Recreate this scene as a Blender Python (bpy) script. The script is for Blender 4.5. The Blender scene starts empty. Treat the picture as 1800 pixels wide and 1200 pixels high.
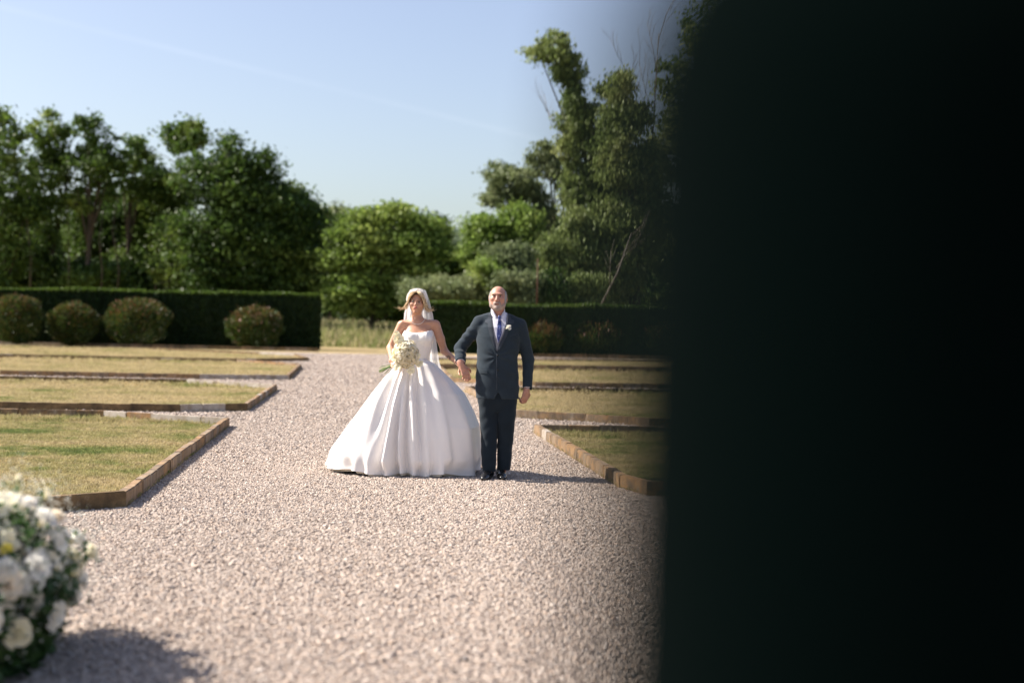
import bpy, bmesh, math, random
import numpy as np
from mathutils import Vector, Matrix, noise as mnoise
from mathutils.bvhtree import BVHTree
random.seed(7)
RNG = np.random.default_rng(11)
SC = bpy.context.scene
COL = SC.collection
PI = math.pi

# ------------------------------------------------------------------ camera
CAM_Z = 1.47
PITCH, ROLL, FPX = 0.0138, 0.020, 2500.0
F_ = Vector((0, math.cos(PITCH), -math.sin(PITCH)))
R0 = Vector((1, 0, 0)); U0 = Vector((0, math.sin(PITCH), math.cos(PITCH)))
R_ = R0 * math.cos(ROLL) + U0 * math.sin(ROLL)
U_ = U0 * math.cos(ROLL) - R0 * math.sin(ROLL)
cam = bpy.data.cameras.new('camera'); camo = bpy.data.objects.new('camera', cam); COL.objects.link(camo)
camo.matrix_world = Matrix(((R_.x, U_.x, -F_.x, 0), (R_.y, U_.y, -F_.y, 0), (R_.z, U_.z, -F_.z, CAM_Z), (0, 0, 0, 1)))
cam.sensor_width = 36; cam.lens = 50; cam.clip_start = 0.02; cam.clip_end = 6000
cam.dof.use_dof = True; cam.dof.focus_distance = 13.3; cam.dof.aperture_fstop = 1.25
SC.camera = camo

def ray(px, py):
    return F_ + R_ * ((px - 900) / FPX) + U_ * ((600 - py) / FPX)
def G(px, py, z=0.0):            # a point of the photograph lying at height z
    d = ray(px, py); t = (z - CAM_Z) / d.z
    return Vector((d.x * t, d.y * t, z))
def P(px, py, Y):                # a point of the photograph lying at distance Y
    d = ray(px, py); t = Y / d.y
    return Vector((d.x * t, Y, CAM_Z + d.z * t))

# ------------------------------------------------------------------ sun and sky
SUN_EL, SUN_AZ = math.radians(42), math.radians(9)      # azimuth: behind the line to the left
sdir = Vector((-math.cos(SUN_EL) * math.cos(SUN_AZ), math.cos(SUN_EL) * math.sin(SUN_AZ), math.sin(SUN_EL)))
sl = bpy.data.lights.new('sun', 'SUN'); sl.energy = 5.0; sl.angle = math.radians(0.5); sl.color = (1.0, 0.92, 0.82)
slo = bpy.data.objects.new('sun', sl); COL.objects.link(slo)
slo.rotation_euler = sdir.to_track_quat('Z', 'Y').to_euler(); slo.location = (-20, 5, 30)
W = bpy.data.worlds.new('World'); SC.world = W; W.use_nodes = True
nt = W.node_tree; nt.nodes.clear()
wo = nt.nodes.new('ShaderNodeOutputWorld'); bg = nt.nodes.new('ShaderNodeBackground')
sky = nt.nodes.new('ShaderNodeTexSky'); sky.sky_type = 'NISHITA'; sky.sun_disc = False
sky.sun_elevation = SUN_EL; sky.sun_rotation = math.atan2(sdir.x, sdir.y)
sky.air_density = 1.0; sky.dust_density = 2.2; sky.ozone_density = 1.6; sky.altitude = 100
bg.inputs['Strength'].default_value = 0.080
# a thin old vapour trail, high up, given as a band of directions
d1 = ray(0, 12).normalized(); d2 = ray(560, 150).normalized(); npl = d1.cross(d2).normalized()
tc = nt.nodes.new('ShaderNodeTexCoord')
dt = nt.nodes.new('ShaderNodeVectorMath'); dt.operation = 'DOT_PRODUCT'; dt.inputs[1].default_value = npl
nt.links.new(tc.outputs['Generated'], dt.inputs[0])
ab = nt.nodes.new('ShaderNodeMath'); ab.operation = 'ABSOLUTE'; nt.links.new(dt.outputs['Value'], ab.inputs[0])
mr = nt.nodes.new('ShaderNodeMapRange'); mr.interpolation_type = 'SMOOTHSTEP'
mr.inputs['From Min'].default_value = 0; mr.inputs['From Max'].default_value = 0.0035
mr.inputs['To Min'].default_value = 0.038; mr.inputs['To Max'].default_value = 0
nt.links.new(ab.outputs[0], mr.inputs['Value'])
nz = nt.nodes.new('ShaderNodeTexNoise'); nz.inputs['Scale'].default_value = 14; nt.links.new(tc.outputs['Generated'], nz.inputs['Vector'])
mu = nt.nodes.new('ShaderNodeMath'); mu.operation = 'MULTIPLY'; nt.links.new(mr.outputs[0], mu.inputs[0]); nt.links.new(nz.outputs[0], mu.inputs[1])
mx = nt.nodes.new('ShaderNodeMixRGB'); nt.links.new(mu.outputs[0], mx.inputs[0]); hsv = nt.nodes.new('ShaderNodeHueSaturation'); hsv.inputs['Saturation'].default_value = 0.88; hsv.inputs['Hue'].default_value = 0.512; hsv.inputs['Value'].default_value = 1.0; nt.links.new(sky.outputs[0], hsv.inputs['Color']); nt.links.new(hsv.outputs[0], mx.inputs[1])
mx.inputs[2].default_value = (11, 11, 11.5, 1)
nt.links.new(mx.outputs[0], bg.inputs['Color']); nt.links.new(bg.outputs[0], wo.inputs['Surface'])
SC.view_settings.view_transform = 'Standard'; SC.view_settings.look = 'None'
SC.view_settings.gamma = 1; SC.view_settings.use_curve_mapping = False
SC.view_settings.exposure = 1.22
SC.cycles.use_denoising = True
SC.cycles.max_bounces = 6; SC.cycles.transparent_max_bounces = 12
SC.cycles.sample_clamp_indirect = 8

# ------------------------------------------------------------------ helpers
def tag(o, label=None, cat=None, group=None, kind=None):
    if label: o['label'] = label
    if cat: o['category'] = cat
    if group: o['group'] = group
    if kind: o['kind'] = kind
    return o
def empty(name, loc=(0, 0, 0), label=None, cat=None, group=None, kind=None):
    o = bpy.data.objects.new(name, None); COL.objects.link(o); o.location = loc; o.empty_display_size = .2
    return tag(o, label, cat, group, kind)
def mesh_np(name, V, Fs, mat=None, smooth=False, mi=None):
    V = np.asarray(V, np.float32).reshape(-1, 3); Fs = np.asarray(Fs, np.int32)
    me = bpy.data.meshes.new(name); k = Fs.shape[1]; n = len(Fs)
    me.vertices.add(len(V)); me.vertices.foreach_set('co', V.ravel())
    me.loops.add(n * k); me.loops.foreach_set('vertex_index', Fs.ravel())
    me.polygons.add(n); me.polygons.foreach_set('loop_start', np.arange(0, n * k, k, dtype=np.int32))
    me.polygons.foreach_set('loop_total', np.full(n, k, np.int32))
    if mi is not None: me.polygons.foreach_set('material_index', np.asarray(mi, np.int32))
    me.update(calc_edges=True)
    me.polygons.foreach_set('use_smooth', np.full(n, bool(smooth)))
    for m in (mat if isinstance(mat, (list, tuple)) else [mat]):
        if m: me.materials.append(m)
    return me
def obj(name, me, parent=None, loc=None):
    """link a mesh whose coordinates are in world space; under a parent they are moved to the parent's frame"""
    o = bpy.data.objects.new(name, me); COL.objects.link(o)
    if parent is not None:
        o.parent = parent
        o.matrix_parent_inverse = Matrix.Translation(-wloc(parent))
    if loc is not None: o.location = loc
    return o
def wloc(o):
    v = Vector(o.location)
    if o.parent is not None: v = o.matrix_parent_inverse @ v + wloc(o.parent)
    return v
class MB:
    def __init__(s): s.v = []; s.f4 = []; s.f3 = []; s.n = 0
    def add(s, V, F):
        V = np.asarray(V, float).reshape(-1, 3)
        for f in F:
            (s.f4 if len(f) == 4 else s.f3).append([i + s.n for i in f])
        s.v.append(V); s.n += len(V)
    def tube(s, pts, rad, seg=6, cap=True):
        pts = [Vector(p) for p in pts]; n = len(pts)
        if not hasattr(rad, '__len__'): rad = [rad] * n
        V = []; ref = None
        for i, p in enumerate(pts):
            t = (pts[min(i + 1, n - 1)] - pts[max(i - 1, 0)]).normalized()
            if ref is None: ref = t.orthogonal().normalized()
            ref = (ref - t * ref.dot(t)).normalized(); b = t.cross(ref)
            for k in range(seg):
                a = 2 * PI * k / seg
                V.append(p + (ref * math.cos(a) + b * math.sin(a)) * rad[i])
        F = []
        for i in range(n - 1):
            for k in range(seg):
                F.append((i * seg + k, i * seg + (k + 1) % seg, (i + 1) * seg + (k + 1) % seg, (i + 1) * seg + k))
        if cap:
            V.append(pts[0]); V.append(pts[-1]); a = n * seg
            for k in range(seg):
                F.append((a, (k + 1) % seg, k)); F.append((a + 1, (n - 1) * seg + k, (n - 1) * seg + (k + 1) % seg))
        s.add([tuple(v) for v in V], F)
    def box(s, c, h, M=None):
        V = [(x, y, z) for x in (-1, 1) for y in (-1, 1) for z in (-1, 1)]
        V = [Vector((a * h[0], b * h[1], d * h[2])) for a, b, d in V]
        if M is not None: V = [M @ v for v in V]
        V = [v + Vector(c) for v in V]
        s.add([tuple(v) for v in V], [(0, 1, 3, 2), (4, 6, 7, 5), (0, 4, 5, 1), (2, 3, 7, 6), (0, 2, 6, 4), (1, 5, 7, 3)])
    def mesh(s, name, mat, smooth=True):
        me = bpy.data.meshes.new(name)
        me.from_pydata(np.concatenate(s.v).tolist(), [], s.f4 + s.f3); me.materials.append(mat)
        me.polygons.foreach_set('use_smooth', np.full(len(me.polygons), smooth)); me.update()
        return me
def smoothstep(a, b, x):
    t = np.clip((x - a) / (b - a), 0, 1); return t * t * (3 - 2 * t)

# ------------------------------------------------------------------ materials
class NT:
    def __init__(s, name):
        s.m = bpy.data.materials.new(name); s.m.use_nodes = True; s.t = s.m.node_tree; s.t.nodes.clear()
        s.out = s.n('ShaderNodeOutputMaterial')
    def n(s, typ, **kw):
        nd = s.t.nodes.new(typ)
        for k, v in kw.items():
            if k.startswith('i_'):
                key = k[2:].replace('_', ' ')
                sock = nd.inputs[int(key)] if key.isdigit() else nd.inputs[key]
                if hasattr(v, 'is_output'): s.t.links.new(v, sock)
                else: sock.default_value = v
            else: setattr(nd, k, v)
        return nd
    def link(s, a, b): s.t.links.new(a, b)
    def pos(s, scale=(1, 1, 1)):
        g = s.n('ShaderNodeNewGeometry')
        mp = s.n('ShaderNodeMapping', i_Vector=g.outputs['Position'], i_Scale=scale)
        return mp.outputs[0]
    def objco(s, scale=(1, 1, 1)):
        g = s.n('ShaderNodeTexCoord')
        mp = s.n('ShaderNodeMapping', i_Vector=g.outputs['Object'], i_Scale=scale)
        return mp.outputs[0]
    def noise(s, vec, scale=5, detail=4, rough=.55, dist=0):
        nd = s.n('ShaderNodeTexNoise', i_Vector=vec, i_Scale=scale, i_Detail=detail, i_Roughness=rough, i_Distortion=dist)
        return nd.outputs['Fac']
    def ramp(s, fac, stops):
        nd = s.n('ShaderNodeValToRGB', i_Fac=fac); cr = nd.color_ramp
        while len(cr.elements) < len(stops): cr.elements.new(.5)
        for e, (p, c) in zip(cr.elements, stops): e.position = p; e.color = (*c, 1)
        return nd.outputs[0]
    def mix(s, fac, a, b, typ='MIX'):
        nd = s.n('ShaderNodeMixRGB', blend_type=typ)
        for sock, v in zip(nd.inputs, (fac, a, b)):
            if hasattr(v, 'is_output'): s.t.links.new(v, sock)
            elif isinstance(v, (int, float)): sock.default_value = v
            else: sock.default_value = (*v, 1)
        return nd.outputs[0]
    def bump(s, h, strength=.5, dist=.01):
        return s.n('ShaderNodeBump', i_Height=h, i_Strength=strength, i_Distance=dist).outputs[0]
    def pbr(s, col, rough=.7, normal=None, spec=.3, sheen=0, sss=0, transl=0, alpha=None, metal=0, coat=0):
        p = s.n('ShaderNodeBsdfPrincipled')
        for k, v in (('Base Color', col), ('Roughness', rough)):
            if hasattr(v, 'is_output'): s.link(v, p.inputs[k])
            elif k == 'Base Color': p.inputs[k].default_value = (*v, 1)
            else: p.inputs[k].default_value = v
        p.inputs['Specular IOR Level'].default_value = spec; p.inputs['Metallic'].default_value = metal
        p.inputs['Sheen Weight'].default_value = sheen; p.inputs['Coat Weight'].default_value = coat
        if sss:
            p.inputs['Subsurface Weight'].default_value = sss; p.inputs['Subsurface Radius'].default_value = (.9, .35, .2)
            p.inputs['Subsurface Scale'].default_value = .006
        if normal is not None: s.link(normal, p.inputs['Normal'])
        res = p.outputs[0]
        if transl:
            t = s.n('ShaderNodeBsdfTranslucent')
            if hasattr(col, 'is_output'): s.link(col, t.inputs[0])
            else: t.inputs[0].default_value = (*col, 1)
            res = s.n('ShaderNodeMixShader', i_0=transl, i_1=res, i_2=t.outputs[0]).outputs[0]
        if alpha is not None:
            tr = s.n('ShaderNodeBsdfTransparent')
            res = s.n('ShaderNodeMixShader', i_0=alpha, i_1=tr.outputs[0], i_2=res).outputs[0]
        s.link(res, s.out.inputs['Surface']); return s.m
def leafmat(name, c1, c2, c3, transl=.35, rough=.45, scale=.35):
    t = NT(name); g = t.n('ShaderNodeNewGeometry')
    nz = t.noise(t.pos(), scale, 3)
    c = t.ramp(nz, [(.3, c1), (.55, c2), (.75, c3)])
    r = t.n('ShaderNodeMapRange', i_Value=g.outputs['Random Per Island'], i_To_Min=.55, i_To_Max=1.4).outputs[0]
    hs = t.n('ShaderNodeHueSaturation', i_Value=r, i_Color=c)
    return t.pbr(hs.outputs[0], rough, spec=.22, transl=transl)
def simple(name, col, rough=.6, **k): return NT(name).pbr(col, rough, **k)

# ------------------------------------------------------------------ scattering by geometry nodes (stuff only)
def scatter(name, pts, rot, scl, srcs):
    n = len(pts); me = bpy.data.meshes.new(name); me.vertices.add(n)
    me.vertices.foreach_set('co', np.asarray(pts, np.float32).ravel())
    a = me.attributes.new('rot', 'FLOAT_VECTOR', 'POINT'); a.data.foreach_set('vector', np.asarray(rot, np.float32).ravel())
    a = me.attributes.new('scl', 'FLOAT_VECTOR', 'POINT'); a.data.foreach_set('vector', np.asarray(scl, np.float32).ravel())
    a = me.attributes.new('idx', 'INT', 'POINT'); a.data.foreach_set('value', RNG.integers(0, len(srcs), n).astype(np.int32))
    ng = bpy.data.node_groups.new(name + '_nodes', 'GeometryNodeTree')
    ng.interface.new_socket('Geometry', in_out='INPUT', socket_type='NodeSocketGeometry')
    ng.interface.new_socket('Geometry', in_out='OUTPUT', socket_type='NodeSocketGeometry')
    gi = ng.nodes.new('NodeGroupInput'); go = ng.nodes.new('NodeGroupOutput')
    ip = ng.nodes.new('GeometryNodeInstanceOnPoints'); jn = ng.nodes.new('GeometryNodeJoinGeometry')
    for s in srcs:
        oi = ng.nodes.new('GeometryNodeObjectInfo'); oi.inputs['Object'].default_value = s; oi.inputs['As Instance'].default_value = True
        ng.links.new(oi.outputs['Geometry'], jn.inputs[0])
    def att(nm, dt):
        x = ng.nodes.new('GeometryNodeInputNamedAttribute'); x.data_type = dt; x.inputs['Name'].default_value = nm; return x.outputs[0]
    ng.links.new(gi.outputs[0], ip.inputs['Points']); ng.links.new(jn.outputs[0], ip.inputs['Instance'])
    ip.inputs['Pick Instance'].default_value = True
    ng.links.new(att('idx', 'INT'), ip.inputs['Instance Index'])
    e2r = ng.nodes.new('FunctionNodeEulerToRotation'); ng.links.new(att('rot', 'FLOAT_VECTOR'), e2r.inputs[0])
    ng.links.new(e2r.outputs[0], ip.inputs['Rotation']); ng.links.new(att('scl', 'FLOAT_VECTOR'), ip.inputs['Scale'])
    ng.links.new(ip.outputs[0], go.inputs[0])
    o = bpy.data.objects.new(name, me); COL.objects.link(o)
    md = o.modifiers.new('scatter', 'NODES'); md.node_group = ng
    return o
def inpoly(x, y, poly):
    r = np.zeros(len(x), bool); n = len(poly); j = n - 1
    for i in range(n):
        xi, yi = poly[i][0], poly[i][1]; xj, yj = poly[j][0], poly[j][1]
        c = ((yi > y) != (yj > y)) & (x < (xj - xi) * (y - yi) / (yj - yi + 1e-12) + xi)
        r ^= c; j = i
    return r
# ================================================================== ground
t = NT('meadow_ground'); nz = t.noise(t.pos(), .25, 5); n2 = t.noise(t.pos(), 9, 4)
c = t.ramp(nz, [(.3, (.16, .15, .06)), (.55, (.34, .26, .14)), (.75, (.46, .34, .20))])
M_meadow = t.pbr(t.mix(.5, c, t.ramp(n2, [(.3, (.5, .5, .5)), (.7, (1, 1, 1))]), 'MULTIPLY'), .95, t.bump(n2, .6, .05), spec=.1)
t = NT('gravel_bed')
vo = t.n('ShaderNodeTexVoronoi', i_Vector=t.pos((1, 1, .2)), i_Scale=42)
vc = t.ramp(vo.outputs['Color'], [(0, (.20, .16, .14)), (.35, (.34, .28, .24)), (.7, (.43, .355, .305)), (1, (.54, .46, .40))])
big = t.ramp(t.noise(t.pos(), .8, 4), [(.3, (.82, .80, .80)), (.7, (1, 1, 1))])
h = t.n('ShaderNodeMath', operation='MULTIPLY', i_0=vo.outputs['Distance'], i_1=-1.0).outputs[0]
M_gravelbed = t.pbr(t.mix(1, vc, big, 'MULTIPLY'), .9, t.bump(h, 1, .03), spec=.2)
t = NT('gravel_stone'); oi = t.n('ShaderNodeObjectInfo')
vc = t.ramp(oi.outputs['Random'], [(0, (.20, .18, .17)), (.05, (.32, .265, .225)), (.3, (.44, .36, .30)), (.5, (.505, .415, .345)), (.63, (.40, .345, .305)), (.80, (.49, .37, .285)), (.87, (.55, .465, .395)), (1, (.62, .545, .48))])
M_stone = t.pbr(t.mix(.4, vc, t.ramp(t.noise(t.objco(), 2.5, 3), [(.3, (.6, .6, .6)), (.7, (1, 1, 1))]), 'MULTIPLY'), .8, spec=.25)
def lawn_colour(t):
    p = t.pos(); a = t.noise(p, .55, 4, .6); b = t.noise(p, 3.5, 3)
    m = t.n('ShaderNodeMath', operation='MULTIPLY_ADD', i_0=b, i_1=.35, i_2=a)
    sp = t.n('ShaderNodeSeparateXYZ', i_Vector=p); dry = t.n('ShaderNodeMapRange', interpolation_type='SMOOTHSTEP', i_Value=sp.outputs[1], i_From_Min=18.5, i_From_Max=24.0, i_To_Min=0.0, i_To_Max=0.085)
    m = t.n('ShaderNodeMath', operation='ADD', i_0=m.outputs[0], i_1=dry.outputs[0])
    return t.ramp(m.outputs[0], [(.48, (.12, .165, .04)), (.57, (.22, .235, .075)), (.65, (.34, .30, .13)), (.80, (.45, .365, .20))])
t = NT('lawn_soil'); M_soil = t.pbr(t.mix(.35, lawn_colour(t), (.12, .10, .05)), .95, t.bump(t.noise(t.pos(), 60, 3), .8, .02), spec=.1)
t = NT('lawn_blades'); oi = t.n('ShaderNodeObjectInfo')
c = lawn_colour(t); r = t.n('ShaderNodeMapRange', i_Value=oi.outputs['Random'], i_To_Min=.65, i_To_Max=1.35).outputs[0]
M_blade = t.pbr(t.n('ShaderNodeHueSaturation', i_Value=r, i_Color=c).outputs[0], .6, spec=.2, transl=.3)
t = NT('tall_grass'); g = t.n('ShaderNodeNewGeometry')
c = t.ramp(g.outputs['Random Per Island'], [(0, (.16, .21, .06)), (.45, (.28, .30, .11)), (.75, (.44, .38, .20)), (1, (.58, .48, .34))])
M_tall = t.pbr(c, .7, spec=.2, transl=.35)

# the big sheet to the horizon
S = 2600
nx = 60
gx = np.sinh(np.linspace(-4.6, 4.6, nx)) / math.sinh(4.6) * S
X, Y = np.meshgrid(gx, gx + 60)
Z = -0.03 + smoothstep(78, 105, Y) * smoothstep(400, 100, np.hypot(X, Y - 60)) * 0.0 + np.clip((Y - 72) / 60, 0, 1) ** 1.5 * .9
V = np.stack([X, Y, Z], -1).reshape(-1, 3); I = np.arange(nx * nx).reshape(nx, nx)
Fq = np.stack([I[:-1, :-1], I[:-1, 1:], I[1:, 1:], I[1:, :-1]], -1).reshape(-1, 4)
tag(obj('ground', mesh_np('ground', V, Fq, M_meadow, True)), 'dry grassy earth stretching away beyond the hedges', kind='structure')
def sheet(name, poly, z, mat, label=None):
    bm = bmesh.new(); vs = [bm.verts.new((p[0], p[1], z)) for p in poly]; bm.faces.new(vs)
    bmesh.ops.recalc_face_normals(bm, faces=bm.faces)
    if bm.faces[:][0].normal.z < 0: bmesh.ops.reverse_faces(bm, faces=bm.faces)
    me = bpy.data.meshes.new(name); bm.to_mesh(me); bm.free(); me.materials.append(mat)
    return tag(obj(name, me), label, kind='structure')
gf = G(560, 621).y
sheet('gravel_path', [(-26, -4), (30, -4), (30, gf), (-26, gf)], 0.0, M_gravelbed, 'pale pinkish gravel walk between the edged lawns')

# far hill seen between the trees
n = 90; V = []; 
for j in range(24):
    for i in range(n):
        x = -420 + 900 * i / (n - 1); y = 330 + 300 * j / 23
        hh = 34 * math.exp(-((x + 10) / 230) ** 2) * math.sin(PI * min(1, (j + .001) / 14) / 2) + 2.2 * mnoise.noise(Vector((x * .05, y * .05, 0))) + 1.2 * mnoise.noise(Vector((x * .2, y * .2, 3)))
        V.append((x, y, max(hh, -1) if j else -1))
I = np.arange(24 * n).reshape(24, n)
t = NT('hill_woodland'); c = t.ramp(t.noise(t.pos(), .12, 5), [(.35, (.035, .055, .03)), (.65, (.075, .10, .05))])
M_hill = t.pbr(c, .9, t.bump(t.noise(t.pos(), .2, 4), 1, 4), spec=.1)
tag(obj('hill', mesh_np('hill', V, np.stack([I[:-1, :-1], I[:-1, 1:], I[1:, 1:], I[1:, :-1]], -1).reshape(-1, 4), M_hill, True)), 'low wooded hill in the distance between the tree tops', kind='structure')

# ================================================================== edged lawns
KH, KT = .125, .075
t = NT('edging_weathered')
oi = t.n('ShaderNodeObjectInfo'); p = t.pos()
a = t.noise(p, 5, 5, .65); v = t.noise(t.pos((9, 9, 1.5)), 1.6, 4, .6)
rust = t.ramp(a, [(.3, (.09, .06, .035)), (.45, (.17, .105, .055)), (.58, (.36, .19, .065)), (.72, (.24, .19, .135))])
grey = t.ramp(v, [(.3, (.12, .10, .08)), (.55, (.25, .20, .15)), (.75, (.42, .37, .31))])
M_edge_rust = t.pbr(t.mix(t.ramp(oi.outputs['Random'], [(0, (.25,) * 3), (1, (.75,) * 3)]), rust, grey), .9, t.bump(t.noise(p, 70, 4), .5, .006), spec=.2)
t = NT('edging_pale'); a = t.noise(t.pos(), 7, 5, .6)
M_edge_pale = t.pbr(t.ramp(a, [(.3, (.26, .20, .14)), (.5, (.38, .33, .28)), (.7, (.46, .42, .37))]), .9, t.bump(t.noise(t.pos(), 70, 4), .4, .005), spec=.2)
t = NT('edging_dark'); a = t.noise(t.pos(), 6, 5, .6)
M_edge_dark = t.pbr(t.ramp(a, [(.3, (.07, .05, .03)), (.55, (.17, .115, .06)), (.75, (.30, .20, .10))]), .9, t.bump(t.noise(t.pos(), 70, 4), .5, .006), spec=.2)
def stone_mesh(mat, nm):
    bm = bmesh.new(); bmesh.ops.create_cube(bm, size=1)
    for vtx in bm.verts: vtx.co.x *= .985
    bmesh.ops.bevel(bm, geom=[e for e in bm.edges if all(v.co.z > 0 for v in e.verts)], offset=.1, segments=2, affect='EDGES')
    me = bpy.data.meshes.new(nm); bm.to_mesh(me); bm.free(); me.materials.append(mat); return me
# unit cube scaled per stone: use a bevel that is even by building at true size
def stone_mesh_true(mat, L):
    bm = bmesh.new(); bmesh.ops.create_cube(bm, size=1)
    for vtx in bm.verts: vtx.co = Vector((vtx.co.x * (L - .003), vtx.co.y * KT, (vtx.co.z + .5) * (KH + .03) - .03))
    bmesh.ops.bevel(bm, geom=[e for e in bm.edges if all(v.co.z > 0 for v in e.verts)] , offset=.008, segments=2, affect='EDGES')
    me = bpy.data.meshes.new('kerb_stone'); bm.to_mesh(me); bm.free(); me.materials.append(mat); return me
SM = {k: stone_mesh_true(m, .4) for k, m in (('r', M_edge_rust), ('p', M_edge_pale), ('d', M_edge_dark))}

g = lambda *a: tuple(G(*a).xy)
def off(a, b, s): return (a[0] + (b[0] - a[0]) * s, a[1] + (b[1] - a[1]) * s)
# each lawn: outline on the ground, given as corners (path-side corners first)
beds = {}
beds['L1'] = [(-9.5, 10.0), g(-90, 915), g(222, 892), g(403, 750), g(228, 740), g(188, 737), (-14.5, G(0, 735).y + .1)]
beds['L2'] = [(-16, G(0, 721).y + .1), g(0, 721), g(317, 725), g(435, 723), g(487, 686), g(331, 677), (-19, G(0, 671.5).y)]
beds['L3'] = [(-20, G(0, 659.5).y), g(0, 660), g(351, 667), g(508, 668), g(530, 646), g(418, 638.5), (-24, G(0, 631).y)]
beds['L4'] = [(-25, G(0, 628).y), g(0, 628.5), g(418, 637), g(543, 635), g(520, 627.5), g(264, 616), (-26, G(0, 610).y)]
beds['R1'] = [(5.2, 11.3), g(1137, 872), g(1088, 858), g(938.5, 762), g(1000, 762.5), (9.5, G(1142, 765).y)]
beds['R2'] = [(10.5, G(1142, 750).y - .1), g(1142, 750), g(1029, 741.5), g(904, 735), g(817, 689), g(941, 690.5), (12, G(1142, 692).y)]
beds['R3'] = [(13.5, G(1142, 682).y), g(941, 680.5), g(792, 672), g(772, 651), g(941, 653), (16, G(1142, 656).y)]
beds['R4'] = [(17, G(1142, 651).y), g(941, 647.5), g(760, 646), g(750, 634), g(1006, 636), (19, G(1142, 634).y)]
names = {
 'L1': ('weathered stone edging round the nearest lawn left of the path', 'nearest dry lawn left of the path'),
 'L2': ('brown and white stone edging round the second lawn left of the path', 'second lawn left of the path, mostly straw coloured'),
 'L3': ('stone edging with grey front blocks round the third lawn left of the path', 'third lawn left of the path'),
 'L4': ('low dark edging round the farthest lawn left of the path', 'farthest lawn strip left of the path'),
 'R1': ('orange stained slanting edging round the green lawn beside the man', 'green lawn at the front on the right of the path'),
 'R2': ('orange and brown edging round the straw lawn level with the man\'s hand', 'straw coloured lawn right of the path'),
 'R3': ('stone edging with an orange corner seen between bride and man', 'pale lawn farther back right of the path'),
 'R4': ('thin far edging round the last lawn on the right of the path', 'last lawn on the right of the path')}
grass_pts = []
path_excl = []
for key, poly in beds.items():
    ctr = Vector((sum(p[0] for p in poly) / len(poly), sum(p[1] for p in poly) / len(poly), 0))
    sheet('lawn', poly, .018, M_soil, names[key][1])
    path_excl.append(poly)
    e = empty('lawn_edging', (poly[2][0], poly[2][1], 0), names[key][0], 'edging', 'stone edgings of the lawns')
    area = 0
    n = len(poly)
    sgn = sum(poly[i][0] * poly[(i + 1) % n][1] - poly[(i + 1) % n][0] * poly[i][1] for i in range(n))
    for i in range(n):
        a = Vector((*poly[i], 0)); b = Vector((*poly[(i + 1) % n], 0))
        if (a.x > 9 and b.x > 9) or (a.x < -9 and b.x < -9 ): continue
        L = (b - a).length; k = max(1, round(L / .4)); d = (b - a) / L
        nrm = Vector((-d.y, d.x, 0)) * (1 if sgn > 0 else -1)
        for j in range(k):
            c = a + d * (L * (j + .5) / k) + nrm * (KT / 2 + random.uniform(-.004, .004))
            # what can be seen or nearly seen; farther out the run goes on a little way only
            if abs(c.x) > .40 * c.y + 2.2: continue
            front = abs(d.y) < .35
            if key == 'L1': kind = 'p' if (i == 3 and j % 4 != 3) or (i == 4) else ('d' if i in (0, 1) and j % 3 else 'r')
            elif key == 'L2': kind = 'p' if (i == 2 and j < 2) or (i == 4) else ('r' if i == 3 else 'd')
            elif key == 'L3': kind = 'p' if (i == 2) else ('r' if i in (1, 3, 4) else 'd')
            elif key == 'L4': kind = 'p' if i == 4 and j < 5 else 'd'
            elif key == 'R1': kind = 'r'
            elif key == 'R2': kind = 'r' if i in (1, 2, 3) else 'd'
            else: kind = 'r' if j % 3 else 'd'
            if random.random() < .05: kind = 'p'
            o = bpy.data.objects.new('kerb_stone', SM[kind]); COL.objects.link(o); o.parent = e
            o.location = c - Vector(e.location) + Vector((0, 0, random.uniform(-.004, .003)))
            o.scale = (L / k / .4, 1, 1)
            o.rotation_euler = (random.gauss(0, .02), random.gauss(0, .006), math.atan2(d.y, d.x) + random.gauss(0, .008))
    # grass points
    xs = [p[0] for p in poly]; ys = [p[1] for p in poly]
    y0, y1 = min(ys), max(ys)
    for ya in np.arange(y0, y1, 1.0):
        yb = min(ya + 1, y1); wl, wr = max(min(xs), -.42 * yb - 1), min(max(xs), .42 * yb + 1)
        if wr <= wl: continue
        dens = 1500 if ya < 20 else 620 if ya < 28 else 260 if ya < 40 else 130
        m = int((wr - wl) * (yb - ya) * dens)
        x = RNG.uniform(wl, wr, m); y = RNG.uniform(ya, yb, m); k = inpoly(x, y, poly)
        grass_pts.append(np.stack([x[k], y[k], np.full(k.sum(), dens)], -1))
# edging along the foot of the hedges
for side, (pa, pb, lab) in {'l': (g(-60, 603.5), g(560, 616.5), 'low dark kerb along the foot of the left hedge'),
                            'r': (g(935, 627), g(1400, 633), 'low kerb along the foot of the right hedge')}.items():
    a = Vector((*pa, 0)); b = Vector((*pb, 0)); L = (b - a).length; k = round(L / .5); d = (b - a) / L
    e = empty('border_edging', a, lab, 'edging', 'kerbs under the hedges')
    for j in range(k):
        o = bpy.data.objects.new('kerb_stone', SM['p' if (side == 'l' and j < k * .28) else random.choice('rdd')]); COL.objects.link(o); o.parent = e
        o.location = d * (L * (j + .5) / k); o.scale = (L / k / .4, 1, 1); o.rotation_euler = (0, 0, math.atan2(d.y, d.x) + random.gauss(0, .006))

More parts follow.
